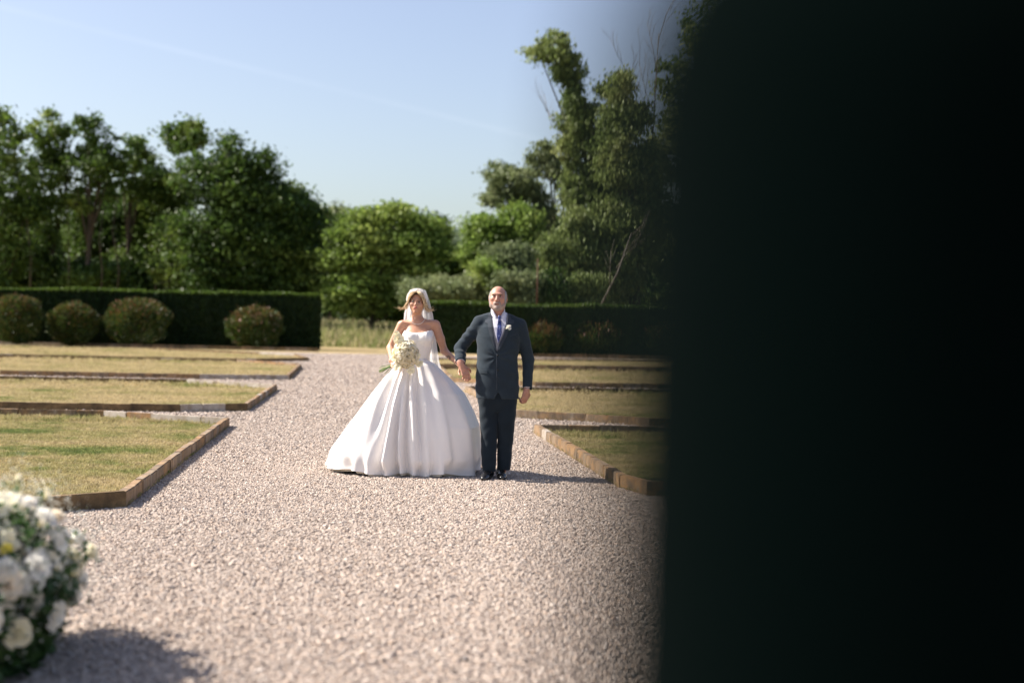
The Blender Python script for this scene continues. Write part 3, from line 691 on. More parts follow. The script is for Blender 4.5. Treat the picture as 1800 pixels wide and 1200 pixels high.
# ================================================================== smooth solid modelling on a grid
class Solid:
    def __init__(s): s.ops = []
    def _add(s, f, lo, hi, k, op): s.ops.append((f, np.array(lo, float), np.array(hi, float), k, op)); return s
    def cone(s, a, b, ra, rb, k=.02, op='u', sq=(1, 1, 1), wr=None):
        a = np.array(a, float); b = np.array(b, float); sq = np.array(sq, float)
        R = max(ra, rb) / min(1, sq.min()) * 1.05 + .01
        def f(X, Y, Z):
            x = (X - a[0]) * sq[0]; y = (Y - a[1]) * sq[1]; z = (Z - a[2]) * sq[2]; d = (b - a) * sq; L2 = (d * d).sum()
            t = np.clip((x * d[0] + y * d[1] + z * d[2]) / L2, 0, 1)
            r = ra + (rb - ra) * t
            if wr is not None:
                am, fr, sk = wr; r = r + am * np.sin(fr * t * math.sqrt(L2) + sk * (x - y) * 30) * np.sin(PI * np.clip(t * 1.15, 0, 1))
            return np.sqrt((x - d[0] * t) ** 2 + (y - d[1] * t) ** 2 + (z - d[2] * t) ** 2) - r
        return s._add(f, np.minimum(a, b) - R, np.maximum(a, b) + R, k, op)
    def chain(s, pts, rad, k=.015, **kw):
        for i in range(len(pts) - 1): s.cone(pts[i], pts[i + 1], rad[i], rad[i + 1], k, **kw)
        return s
    def ell(s, c, r, k=.02, op='u', T=None, rz=0, rx=0, ry=0):
        c = np.array(c, float); r = np.array(r, float)
        Rm = np.array((Matrix.Rotation(rz, 3, 'Z') @ Matrix.Rotation(ry, 3, 'Y') @ Matrix.Rotation(rx, 3, 'X')))
        if T is not None: Rm = np.array(T.to_3x3()) @ Rm; c = np.array(T @ Vector(c))
        def f(X, Y, Z):
            x, y, z = X - c[0], Y - c[1], Z - c[2]
            p = [Rm[0, i] * x + Rm[1, i] * y + Rm[2, i] * z for i in range(3)]
            k0 = np.sqrt(sum((p[i] / r[i]) ** 2 for i in range(3))); k1 = np.sqrt(sum((p[i] / r[i] ** 2) ** 2 for i in range(3))) + 1e-9
            return k0 * (k0 - 1) / k1
        R = r.max() + .01
        return s._add(f, c - R, c + R, k, op)
    def tcone(s, T, a, b, ra, rb, k=.01, op='u'):
        return s.cone(T @ Vector(a), T @ Vector(b), ra, rb, k, op)
    def loft(s, rows, k=.02, op='u', n=2.0, fold=None):
        rows = sorted(rows); A = np.array(rows, float)
        def f(X, Y, Z):
            cx, cy, rx, ry = (np.interp(Z, A[:, 0], A[:, i]) for i in (1, 2, 3, 4))
            x, y = (X - cx), (Y - cy)
            q = (np.abs(x / rx) ** n + np.abs(y / ry) ** n) ** (1 / n)
            d = (q - 1) * np.minimum(rx, ry)
            if fold is not None: d = d + fold(X, Y, Z)
            return np.maximum(d, np.maximum(Z - A[-1, 0], A[0, 0] - Z))
        m = max(A[:, 3].max(), A[:, 4].max()) * 1.1
        return s._add(f, (A[:, 1].min() - m, A[:, 2].min() - m, A[0, 0]), (A[:, 1].max() + m, A[:, 2].max() + m, A[-1, 0]), k, op)
    def func(s, f, lo, hi, k=.0, op='u'): return s._add(f, lo, hi, k, op)
    def grid(s, res, lo=None, hi=None, infl=0):
        us = [o for o in s.ops if o[4] == 'u']
        lo = np.min([o[1] for o in us], 0) - 4 * res - infl if lo is None else np.array(lo, float)
        hi = np.max([o[2] for o in us], 0) + 4 * res + infl if hi is None else np.array(hi, float)
        N = np.ceil((hi - lo) / res).astype(int) + 1
        ax = [lo[i] + res * np.arange(N[i]) for i in range(3)]
        D = np.full(N, .2, np.float32)
        for f, a, b, k, op in s.ops:
            pad = k + 3 * res + infl + .004
            i0 = np.clip(((a - pad - lo) / res).astype(int), 0, N); i1 = np.clip(((b + pad - lo) / res).astype(int) + 2, 0, N)
            if (i1 <= i0).any(): continue
            sl_ = tuple(slice(i0[j], i1[j]) for j in range(3))
            X, Y, Z = np.meshgrid(*[ax[j][sl_[j]] for j in range(3)], indexing='ij', sparse=False)
            d = f(X, Y, Z).astype(np.float32); c = D[sl_]
            if op == 'u':
                if k > 0:
                    h = np.maximum(k - np.abs(c - d), 0) / k; D[sl_] = np.minimum(c, d) - h * h * k * .25
                else: D[sl_] = np.minimum(c, d)
            elif op == 'c':
                if k > 0:
                    h = np.maximum(k - np.abs(c + d), 0) / k; D[sl_] = np.maximum(c, -d) + h * h * k * .25
                else: D[sl_] = np.maximum(c, -d)
        return D, ax
def nets(D, ax, name, mat, shift=None, smooth=True):
    S_ = D < 0; nx, ny, nz = D.shape; res = ax[0][1] - ax[0][0]
    cs = np.zeros((nx - 1, ny - 1, nz - 1), np.int8)
    cor = [(i, j, k) for i in (0, 1) for j in (0, 1) for k in (0, 1)]
    for i, j, k in cor: cs += S_[i:nx - 1 + i, j:ny - 1 + j, k:nz - 1 + k]
    act = (cs > 0) & (cs < 8); idx = np.argwhere(act); ids = np.full(cs.shape, -1, np.int32); ids[act] = np.arange(len(idx))
    vals = {c: D[idx[:, 0] + c[0], idx[:, 1] + c[1], idx[:, 2] + c[2]] for c in cor}
    acc = np.zeros((len(idx), 3)); cnt = np.zeros(len(idx))
    for a in cor:
        for q in range(3):
            if a[q] == 0:
                b = list(a); b[q] = 1; b = tuple(b); va, vb = vals[a], vals[b]; m = (va < 0) != (vb < 0)
                t = np.where(m, va / np.where(m, va - vb, 1), 0)
                p = np.array(a, float)[None] + t[:, None] * (np.arange(3) == q); acc += p * m[:, None]; cnt += m
    V = (idx + acc / cnt[:, None]) * res + np.array([ax[0][0], ax[1][0], ax[2][0]])
    Q = []
    for q in range(3):
        u, v = (q + 1) % 3, (q + 2) % 3
        sl0 = [slice(None)] * 3; sl1 = [slice(None)] * 3; sl0[q] = slice(0, -1); sl1[q] = slice(1, None)
        m = S_[tuple(sl0)] != S_[tuple(sl1)]; e = np.argwhere(m)
        ok = (e[:, u] > 0) & (e[:, v] > 0) & (e[:, u] < D.shape[u] - 1) & (e[:, v] < D.shape[v] - 1); e = e[ok]
        def cell(du, dv):
            c = e.copy(); c[:, u] -= du; c[:, v] -= dv; return ids[c[:, 0], c[:, 1], c[:, 2]]
        f = np.stack([cell(1, 1), cell(0, 1), cell(0, 0), cell(1, 0)], -1)
        fl = ~S_[e[:, 0], e[:, 1], e[:, 2]]; f[fl] = f[fl][:, ::-1]; Q.append(f)
    Q = np.concatenate(Q); Q = Q[(Q >= 0).all(1)]
    if shift is not None: V = V - np.array(shift)
    return mesh_np(name, V, Q, mat, smooth)
def solid_obj(S_, res, name, mat, parent=None, **k):
    D, ax = S_.grid(res, **k); return obj(name, nets(D, ax, name, mat), parent)
def bvh_of(me):
    n = len(me.vertices); co = np.empty(n * 3, np.float32); me.vertices.foreach_get('co', co)
    m = len(me.polygons); fi = np.empty(m * 4, np.int32); me.polygons.foreach_get('vertices', fi)
    return BVHTree.FromPolygons(co.reshape(-1, 3).tolist(), fi.reshape(-1, 4).tolist())
def drape(name, poly, bvh, mat, parent, off=.004, thick=.005, step=.0026, y0=12.0, direction=1, smooth=True):
    """a piece of cloth of outline poly (x, z) laid on the front of a solid"""
    poly = [(p[0], p[1]) for p in poly]; xs = [p[0] for p in poly]; zs = [p[1] for p in poly]
    nx = max(2, int((max(xs) - min(xs)) / step) + 2); nz = max(2, int((max(zs) - min(zs)) / step) + 2)
    gx = min(xs) + (np.arange(nx)) * step; gz = min(zs) + np.arange(nz) * step
    Xc, Zc = np.meshgrid(gx[:-1] + step / 2, gz[:-1] + step / 2, indexing='ij')
    k = inpoly(Xc.ravel(), Zc.ravel(), poly).reshape(Xc.shape)
    ids = {}; V = []; F = []
    def vid(i, j):
        if (i, j) not in ids:
            h = bvh.ray_cast(Vector((gx[i], y0, gz[j])), Vector((0, direction, 0)))[0]
            if h is None: ids[(i, j)] = None
            else: ids[(i, j)] = len(V); V.append((h.x, h.y - direction * (off + thick), h.z))
        return ids[(i, j)]
    for i, j in np.argwhere(k):
        q = [vid(i, j), vid(i + 1, j), vid(i + 1, j + 1), vid(i, j + 1)]
        if None not in q: F.append(q if direction > 0 else q[::-1])
    me = bpy.data.meshes.new(name); 
    # inner layer and rim
    n = len(V); V2 = [(x, y + direction * thick, z) for x, y, z in V]; ed = {}
    for f in F:
        for a, b in zip(f, f[1:] + f[:1]): ed[(a, b)] = 1
    F2 = [[v + n for v in f[::-1]] for f in F]; R = [[b, a, a + n, b + n] for (a, b) in ed if (b, a) not in ed]
    me.from_pydata(V + V2, [], F + F2 + R); me.materials.append(mat)
    me.polygons.foreach_set('use_smooth', np.full(len(me.polygons), smooth)); me.update()
    return obj(name, me, parent)
def hand(S_, W, fwd, palm, s=1.0, side=1, curl=(.3, .5, .4), thumb=.6, spread=0.0, k=.006, curls=None):
    """palm and five fingers; side = +1 puts the thumb on the +across side"""
    f = Vector(fwd).normalized(); pz = Vector(palm); pz = (pz - f * pz.dot(f)).normalized(); ac = f.cross(pz).normalized() * side
    T = Matrix((( *[ac[i] for i in range(0, 1)], f[0], pz[0], W[0]), (ac[1], f[1], pz[1], W[1]), (ac[2], f[2], pz[2], W[2]), (0, 0, 0, 1)))
    Q = lambda x, y, z: T @ Vector((x * s, y * s, z * s))
    S_.cone(Q(0, -.02, 0), Q(0, .03, 0), .024 * s, .026 * s, .02)
    for x in (-.028, -.010, .009, .026): S_.cone(Q(x * .6, .015, 0), Q(x, .084, 0), .015 * s, .0115 * s, .012)
    tips = []
    for i, (x, y, L) in enumerate(((.029, .086, 1.0), (.0095, .092, 1.1), (-.010, .088, 1.02), (-.028, .078, .8))):
        cu = curls[i] if curls else curl; a = 0; p = Vector((x, y, 0)); r = .0095
        for seg, l in enumerate((.042, .026, .021)):
            a += cu[seg]; q = p + Vector((spread * (x) * 3 * l, math.cos(a) * l * L, math.sin(a) * l * L))
            S_.cone(Q(*p), Q(*q), r * s, (r - .0009) * s, k); p = q; r -= .0009
        tips.append(Q(*p))
    p = Vector((.024, .022, .006)); d = Vector((.8, .6, .35))
    for l, r in ((.040, .0135), (.030, .0105), (.022, .0092)):
        q = p + d.normalized() * l; S_.cone(Q(*p), Q(*q), r * s, (r - .001) * s, .01); p = q
        d = Vector((d.x * (1 - thumb), d.y + .1, d.z + thumb * .5))
    tips.append(Q(*p)); return tips
# ================================================================== cloth, skin and hair
def skinmat(name, c1, c2, rough=.5):
    t = NT(name); n1 = t.noise(t.pos(), 18, 3)
    return t.pbr(t.ramp(n1, [(.3, c1), (.7, c2)]), rough, t.bump(t.noise(t.pos(), 300, 2), .15, .002), spec=.35, sss=.12)
M_skinM = skinmat('skin_man', (.42, .205, .145), (.49, .26, .19))
M_skinB = skinmat('skin_bride', (.47, .245, .16), (.54, .30, .20), .42)
def cloth(name, col, rough=.85, weave=900, bs=.25, sheen=.1, var=.25):
    t = NT(name); n1 = t.noise(t.pos(), 9, 3); n2 = t.noise(t.pos(), weave, 2)
    c = t.mix(1, col, t.ramp(n1, [(.3, (1 - var,) * 3), (.7, (1, 1, 1))]), 'MULTIPLY')
    return t.pbr(c, rough, t.bump(n2, bs, .002), spec=.2, sheen=sheen)
M_suit = cloth('suit_navy_grey', (.020, .032, .045))
M_suit_trim = cloth('suit_edge', (.040, .050, .066))
M_trouser = cloth('trouser_navy', (.009, .017, .026))
M_vest = cloth('waistcoat_pale_grey', (.25, .25, .27))
M_shirt = cloth('shirt_pale_lilac', (.60, .60, .70), .7)
M_shoe = simple('shoe_black', (.012, .012, .013), .25, spec=.5, coat=.3)
M_black = simple('black_strap', (.01, .01, .01), .5)
M_steel = simple('steel', (.6, .6, .6), .25, metal=1)
t = NT('tie_blue'); v = t.n('ShaderNodeTexVoronoi', i_Vector=t.pos((1, .3, 1)), i_Scale=75)
M_tie = t.pbr(t.ramp(v.outputs['Distance'], [(.22, (.30, .34, .50)), (.32, (.03, .045, .17))]), .5, spec=.4)
M_greyhair = cloth('hair_grey', (.42, .40, .39), .7, 500, .8, 0, .5)
M_beard = cloth('beard_white', (.48, .37, .32), .8, 400, 1, 0, .45)
M_brow = simple('brow_brown', (.13, .085, .06), .8)
M_eye = simple('eye_white', (.26, .22, .20), .3, spec=.5); M_iris = simple('iris_dark', (.03, .018, .012), .15, spec=.6)
M_lipM = simple('lips_man', (.42, .16, .13), .5); M_lipB = simple('lips_bride', (.42, .11, .11), .35)
def satin(name, col, rough):
    t = NT(name); n2 = t.noise(t.pos(), 12, 3)
    return t.pbr(col, rough, t.bump(n2, .12, .02), spec=.4, sheen=.15)
M_satin = satin('white_satin', (.84, .80, .765), .36)
M_tulle = simple('cream_lining', (.70, .62, .50), .8)
t = NT('veil_tulle'); w1 = t.noise(t.pos(), 60, 2)
M_veil = t.pbr((.92, .90, .90), .7, spec=.2, transl=.5, alpha=.60)
M_lace = NT('lace'); M_lace = M_lace.pbr((.88, .85, .82), .6, M_lace.bump(M_lace.noise(M_lace.pos(), 160, 3), 1, .006))
M_pearl = simple('pearl', (.85, .80, .76), .2, spec=.6)
t = NT('hair_blond'); g_ = t.n('ShaderNodeNewGeometry')
M_blond = t.pbr(t.ramp(g_.outputs['Random Per Island'], [(0, (.30, .19, .09)), (.4, (.55, .39, .21)), (1, (.80, .64, .42))]), .45, spec=.4)
M_roots = cloth('hair_roots', (.10, .06, .035), .6, 300, .8, 0, .5)
M_ink = simple('tattoo_ink', (.03, .035, .05), .6)

def spheres(name, items, mat, parent, sub=2):
    mb = MB(); bm = bmesh.new(); bmesh.ops.create_icosphere(bm, subdivisions=sub, radius=1)
    V0 = np.array([v.co[:] for v in bm.verts]); F0 = [[v.index for v in f.verts] for f in bm.faces]; bm.free()
    for c, r in items: mb.add(V0 * np.array(r) + np.array(c), F0)
    return obj(name, mb.mesh(name, mat), parent)
def shell(S_, T, region, name, mat, parent, infl, res=.0028, lo=(-.12, -.16, -.16), hi=(.12, .14, .15), depth=.004, ops=None):
    """hair or beard: the skin's own surface, raised, where region (head coordinates) is negative"""
    c = [T @ Vector((x, y, z)) for x in (lo[0], hi[0]) for y in (lo[1], hi[1]) for z in (lo[2], hi[2])]
    L = [min(q[i] for q in c) for i in range(3)]; H = [max(q[i] for q in c) for i in range(3)]
    D, ax = S_.grid(res, L, H, infl=infl)
    X, Y, Z = np.meshgrid(*ax, indexing='ij'); Ti = np.array(T.inverted())
    x = Ti[0, 0] * X + Ti[0, 1] * Y + Ti[0, 2] * Z + Ti[0, 3]; y = Ti[1, 0] * X + Ti[1, 1] * Y + Ti[1, 2] * Z + Ti[1, 3]; z = Ti[2, 0] * X + Ti[2, 1] * Y + Ti[2, 2] * Z + Ti[2, 3]
    R = region(x, y, z).astype(np.float32)
    b = np.maximum(np.maximum(D - infl + .0015 * np.sin(x * 900) * np.sin(y * 700 + z * 800), R), -(D + depth))
    # keep the grid's rim closed
    for i in range(3):
        s1 = [slice(None)] * 3; s1[i] = 0; b[tuple(s1)] = 1; s1[i] = -1; b[tuple(s1)] = 1
    return obj(name, nets(b, ax, name, mat), parent)
def head_male(S_, T, f=1.0):
    E = lambda c, r, k=.02, op='u', **kw: S_.ell(c, r, k, op, T=T, **kw)
    E((0, .014, .022), (.076, .098, .090), .03); E((0, -.018, -.045), (.064, .074, .076), .04)
    E((0, -.050, -.090), (.040, .036, .028), .03)
    for s in (-1, 1):
        E((s * .043, -.062, -.014), (.022, .022, .018), .02); E((s * .052, -.03, -.065), (.02, .035, .03), .025)
    E((0, -.084, .030), (.050, .014, .011), .018)
    for s in (-1, 1): E((s * .030, -.103, .012), (.019, .016, .010), .010, 'c')
    S_.tcone(T, (0, -.092, .014), (0, -.114, -.026), .008, .013, .010)
    for s in (-1, 1): E((s * .012, -.104, -.030), (.009, .010, .008), .006)
    E((0, -.090, -.055), (.027, .014, .016), .012)
    E((0, -.098, -.063), (.022, .012, .0028), .004, 'c')
    E((0, -.084, -.098), (.022, .016, .017), .014)
    for s in (-1, 1):
        E((s * .080, .014, -.004), (.009, .019, .032), .006, rz=s * .35); E((s * .083, .010, .000), (.004, .009, .016), .004, 'c', rz=s * .35)
def head_female(S_, T):
    E = lambda c, r, k=.02, op='u', **kw: S_.ell(c, r, k, op, T=T, **kw)
    E((0, .014, .020), (.072, .090, .084), .03); E((0, -.016, -.036), (.062, .068, .060), .04)
    E((0, -.050, -.078), (.024, .028, .022), .035)
    for s in (-1, 1): E((s * .040, -.058, -.018), (.020, .020, .016), .02)
    E((0, -.074, .026), (.046, .012, .009), .018)
    for s in (-1, 1): E((s * .029, -.094, .008), (.017, .014, .008), .009, 'c')
    S_.tcone(T, (0, -.084, .008), (0, -.097, -.018), .0055, .0085, .010)
    for s in (-1, 1): E((s * .0078, -.091, -.021), (.0055, .007, .0055), .006)
    E((0, -.082, -.050), (.020, .012, .012), .012); E((0, -.074, -.088), (.016, .014, .013), .014)
    for s in (-1, 1): E((s * .071, .012, -.010), (.007, .015, .026), .006, rz=s * .3)

# ================================================================== the man in the navy suit
MY = 13.32
def M(px, py, dy=0): return P(px, py, MY + dy)
mw = MY / FPX
bx0 = Vector((M(872, 700).x, MY, 0))
HT = Matrix.Translation(M(875.3, 524)) @ Matrix.Rotation(math.radians(-5), 4, 'Z') @ Matrix.Rotation(math.radians(-4), 4, 'X')
man = Solid(); head_male(man, HT)
head_only = Solid(); head_only.ops = list(man.ops)
man.cone(M(875.5, 534, .01), M(876, 562, .03), .058, .064, .03)
man.cone(M(873, 566, .03), M(850, 572, .03), .05, .045, .05); man.cone(M(873, 566, .03), M(905, 574, .03), .05, .045, .05)
man.loft([(M(0, 690).z, bx0.x, MY + .02, .13, .08), (M(0, 640).z, bx0.x, MY + .0, .155, .11), (M(0, 590).z, bx0.x, MY + .02, .165, .11), (M(0, 568).z, bx0.x, MY + .03, .15, .08)], .04)
elbL, cufL = M(809, 612, .10), M(809.5, 636, -.04)
man.chain([M(842, 572, .02), elbL, cufL, M(811.5, 642, -.05)], [.042, .036, .030, .027], .03)
shoR = M(914, 573, .02); elbR, cufR = M(928.5, 632, .05), M(927, 681, -.03)
man.chain([shoR, elbR, cufR], [.042, .036, .028], .03)
man.chain([M(857, 700, .02), M(859, 765, -.03), M(860, 828, -.06)], [.06, .035, .028], .03)
man.chain([M(891, 700, .02), M(888, 765, 0), M(885, 826, 0)], [.06, .035, .028], .03)
# far hand: hanging, loosely closed
tipsR = hand(man, M(926, 683.5, -.035), (-.18, -.12, -1), (-.55, .75, -.05), 1.0, 1, (.55, 1.0, .8), .55)
# near hand: closed over the bride's
tipsL = hand(man, M(812.5, 643, -.055), (.42, -.10, -.9), (-.35, .9, -.1), 1.0, 1, (.35, .9, .7), .5, curls=[(.25, .8, .6), (.35, .9, .6), (.4, .9, .7), (.5, .9, .7)])
res = .0042
D, ax = man.grid(res); me = nets(D, ax, 'person', M_skinM, shift=bx0)
pm = bpy.data.objects.new('person', me); COL.objects.link(pm); pm.location = bx0
tag(pm, 'bearded bald man in a dark navy suit holding the bride\'s hand', 'person')
# face details
HP = lambda x, y, z: HT @ Vector((x, y, z))
spheres('eyes', [(HP(s * .030, -.0815, .0100), (.0115, .0115, .0080)) for s in (-1, 1)], M_eye, pm)
spheres('irises', [(HP(s * .030, -.0905, .0100), (.0058, .0035, .0050)) for s in (-1, 1)], M_iris, pm)
def brow_region(x, y, z):
    a = np.abs(x); return np.maximum(np.abs(z - (.027 - .10 * np.abs(a - .028))) - .0042, np.maximum(np.abs(a - .030) - .019, y + .05))
shell(head_only, HT, brow_region, 'eyebrows', M_brow, pm, .0030)
shell(head_only, HT, lambda x, y, z: np.maximum(np.sqrt((x / .021) ** 2 + ((z + .065) / .0045) ** 2) - 1, y + .05) * .01, 'lips', M_lipM, pm, .0012)
def lid_region(x, y, z):
    a = np.abs(x); return np.maximum(np.abs(z - .0175) - .0022, np.maximum(np.abs(a - .030) - .016, y + .05))
def hair_region(x, y, z):
    side = np.maximum(-(y + .040 - .25 * (z)), z - .066 - .12 * (y)); side = np.maximum(side, -(z + .055 + .2 * y))
    return np.maximum(side, -(np.maximum(np.abs(y - .012) - .020, np.maximum(np.abs(z + .004) - .032, .074 - np.abs(x)))))
shell(head_only, HT, hair_region, 'hair', M_greyhair, pm, .0055)
def beard_region(x, y, z):
    a = np.abs(x)
    top = z - np.where(a < .030, -.041, np.where(a < .042, -.041 - 2.6 * (a - .030), -.072 + .9 * (a - .042)))
    m = -(np.sqrt((x / .019) ** 2 + ((z + .0645) / .0065) ** 2) - 1) * .008
    nose = -(np.sqrt((x / .017) ** 2 + ((z + .030) / .014) ** 2) - 1) * .01
    return np.maximum(np.maximum(np.maximum(top, y - .0), m), nose)
shell(head_only, HT, beard_region, 'beard', M_beard, pm, .0020)

# jacket
jk = Solid(); Zp = lambda py: M(0, py).z if False else P(870, py, MY).z
row = lambda py, xl, xr, ry, dy=0: (P((xl + xr) / 2, py, MY).z, (P(xl, py, MY).x + P(xr, py, MY).x) / 2, MY + dy, (xr - xl) / 2 * mw, ry)
def jfold(X, Y, Z):
    z0 = P(874, 626, MY).z; x0 = P(874, 626, MY).x; dx = X - x0; dz = Z - z0; r = np.sqrt(dx * dx + dz * dz)
    a = np.arctan2(dz, np.abs(dx) + 1e-6)
    return .0035 * np.sin(a * 9) * np.exp(-(r / .14) ** 2) * smoothstep(.01, .05, r) + .0016 * np.sin(Z * 55 + X * 30)
jk.loft([row(700, 836.5, 912, .135), row(680, 835.5, 912.5, .142), row(655, 836.5, 911.5, .148), row(634, 838.5, 909.5, .148), row(612, 838.5, 912.5, .146, .0), row(592, 837, 916, .140, .01), row(575, 838, 917, .125, .02), row(563, 846, 911, .09, .03), row(556, 856, 896, .06, .03)], .03, n=2.0, fold=jfold)
jk.cone(M(866, 556, .035), M(841, 563.0, .025), .045, .042, .035); jk.cone(M(886, 556.5, .035), M(914.5, 568, .025), .045, .042, .035)
jk.cone(M(842.5, 568.5, .02), elbL, .062, .056, .028, wr=(.0042, 110, 1.0)); jk.cone(elbL, cufL, .055, .050, .02, wr=(.0035, 120, -1.0))
jk.cone(shoR + Vector((.004, 0, 0)), elbR, .063, .056, .022, wr=(.0015, 70, 1.0)); jk.cone(elbR, cufR, .055, .044, .02, wr=(.002, 60, 1))
# cuffs end flat
def cutplane(p, d, r=.075):
    p = np.array(p); d = np.array(Vector(d).normalized())
    def f(X, Y, Z):
        q = (X - p[0]) * d[0] + (Y - p[1]) * d[1] + (Z - p[2]) * d[2]
        rr = np.sqrt((X - p[0]) ** 2 + (Y - p[1]) ** 2 + (Z - p[2]) ** 2)
        return np.maximum(-q, rr - r)
    return f
for c, e_ in ((cufL, elbL), (cufR, elbR)):
    jk.func(cutplane(c, c - e_), np.array(c) - .09, np.array(c) + .09, .004, 'c')
    d_ = (c - e_).normalized(); jk.cone(c - d_ * .02, c + d_ * .04, .036, .036, .004, 'c')
# neck opening and the cut-away below the last button
jk.cone(M(875, 540, -.01), M(875.5, 566, .03), .066, .060, .008, 'c')
ap = M(876, 688, 0)
def cutaway(X, Y, Z): return np.maximum(np.maximum(np.abs(X - ap.x) - (ap.z - Z) * .55, Y - (MY - .04)), Z - ap.z)
jk.func(cutaway, (ap.x - .1, MY - .25, ap.z - .12), (ap.x + .1, MY, ap.z), .004, 'c')
D, ax = jk.grid(.0042); jme = nets(D, ax, 'jacket', M_suit); jacket = obj('jacket', jme, pm)
jb = bvh_of(jme)
mp = lambda *pts: [(P(a, b, MY - .13).x, P(a, b, MY - .13).z) for a, b in pts]
drape('waistcoat', mp((863, 551), (862.5, 560), (866, 580), (873, 618), (882, 600), (892, 575), (894, 556), (892, 549)), jb, M_vest, pm, .0, .003)
drape('shirt_front', mp((865, 545), (866, 560), (869, 580), (875.0, 603.5), (882, 590), (889, 570), (891, 549), (884, 543), (870, 543)), jb, M_shirt, pm, .003, .003)
tie = drape('tie', mp((875.2, 561.5), (880.2, 561.5), (881.2, 572), (882, 586), (876, 603), (873, 590), (874.2, 575)), jb, M_tie, pm, .007, .005)
def lapel(pts, side):
    l = drape('lapel', mp(*pts), jb, M_suit_trim, jacket, .004, .005); return l
lapel([(863, 546), (858.5, 553), (857, 560), (853, 562.5), (852, 566.5), (857, 569), (860, 585), (867, 606), (873.4, 618.5), (871.5, 606), (867, 588), (864.8, 570), (863.8, 556)], -1)
lapel([(893, 547), (897, 553), (898.5, 561), (903, 563), (903.5, 567.5), (897.5, 570), (892, 588), (881, 610), (873.4, 619), (877, 606), (886, 586), (892, 566), (893.6, 556)], 1)
mb = MB()
def seam(pts, r=.0018, who=jb):
    q = []
    for a, b in pts:
        x, z = mp((a, b))[0]; h = who.ray_cast(Vector((x, 12, z)), Vector((0, 1, 0)))[0]
        if h is not None: q.append(h - Vector((0, .0012, 0)))
    return q
fe = seam([(873.2, 619 + i * 6) for i in range(12)]); mb.tube(fe, .003, 5)
obj('front_edge', mb.mesh('front_edge', M_suit_trim), jacket)
for px, py in ((873.6, 624), (873.8, 650)):
    q = seam([(px + 1.5, py)])[0]; b = MB(); b.tube([q + Vector((0, .002, 0)), q - Vector((0, .004, 0))], [.0085, .0075], 12); obj('button', b.mesh('button', M_black), jacket)
drape('pocket_flap', mp((843, 649.5), (857, 650.5), (857, 657), (843, 656)), jb, M_suit, jacket, .001, .004)
drape('pocket_flap', mp((893, 651), (908, 650), (908, 656.5), (893, 657.5)), jb, M_suit, jacket, .001, .004)
mb = MB(); mb.tube(seam([(897, 590), (903, 588.5), (907, 588)]), .003, 4); obj('breast_pocket', mb.mesh('breast_pocket', M_suit_trim), jacket)
# shirt collar: band round the neck and two points
cl = Solid(); cl.cone(M(875.3, 546, .005), M(875.8, 560, .02), .066, .069, 0)
cl.cone(M(875.3, 535, .00), M(875.8, 566, .022), .0605, .0635, .002, 'c')
fr = M(876, 545, -.06)
def vcut(X, Y, Z): return np.maximum(np.abs(X - fr.x - .003) - np.maximum(.006, (Z - P(876, 561, MY).z) * .62), Y - (MY - .02))
cl.func(vcut, (fr.x - .08, MY - .12, P(876, 566, MY).z), (fr.x + .08, MY, P(876, 538, MY).z), .002, 'c')
def topcut(X, Y, Z): return P(876, 546, MY).z - Z - .35 * (Y - MY + .05) * -1
collar = solid_obj(cl, .003, 'shirt_collar', M_shirt, pm)
cpts = Solid(); 
for s, (a, b, c_) in ((-1, ((865.5, 549), (871, 557), (869.5, 568))), (1, ((889.5, 550), (881.5, 558), (886.5, 569)))):
    A = [M(*a, -.055), M(*b, -.082), M(*c_, -.10)]
    mb = MB(); th = Vector((0, .004, 0)); base_ = M((a[0] * 2 + b[0]) / 3, a[1] - 4, -.045)
    pts4 = [A[0], base_.lerp(A[1], .75), A[1], A[2]]
    mb.add([tuple(p - th) for p in pts4] + [tuple(p + th) for p in pts4], [(0, 1, 2, 3), (7, 6, 5, 4), (0, 3, 7, 4), (3, 2, 6, 7), (2, 1, 5, 6), (1, 0, 4, 5)])
    obj('collar_point', mb.mesh('collar_point', M_shirt, False), collar)
kn = Solid(); kn.cone(M(877.8, 557, -.088), M(877.6, 562.5, -.095), .015, .010, .004, sq=(1, 1.5, 1)); solid_obj(kn, .0025, 'tie_knot', M_tie, pm)
# trousers
tr = Solid()
tr.loft([row(722, 856, 893, .08), row(708, 842, 908, .108), row(702, 840, 909, .115), row(690, 842, 908, .115), row(650, 845, 905, .11)], .03, n=2.3)
def tf_(X, Y, Z): return .0014 * np.sin(Z * 22 + X * 70) + .0012 * np.sin(Z * 55 - X * 60)
zb1, zb2 = M(858, 826, -.07).z, M(884, 825, 0).z
rl = lambda py, xl, xr, ry, dy: (P((xl + xr) / 2, py, MY + dy).z, P((xl + xr) / 2, py, MY + dy).x, MY + dy, (xr - xl) / 2 * mw, ry)
tr.loft([rl(828, 848, 871, .068, -.05), rl(815, 847, 872.5, .070, -.05), rl(790, 845.5, 873, .070, -.04), rl(765, 845, 874.5, .075, -.02), rl(735, 843, 876.5, .085, 0), rl(705, 841, 878, .10, 0), rl(690, 842, 876, .105, 0)], .03, n=2.2, fold=tf_)
tr.loft([rl(825, 874, 897, .068, .02), rl(812, 873.5, 898.5, .070, .02), rl(790, 874, 900.5, .072, .02), rl(765, 874.5, 903, .078, .01), rl(735, 872.5, 906, .088, 0), rl(705, 871, 909, .10, 0), rl(690, 874, 908, .105, 0)], .008, n=2.2, fold=tf_)
solid_obj(tr, .0042, 'trousers', M_trouser, pm)
mb = MB()
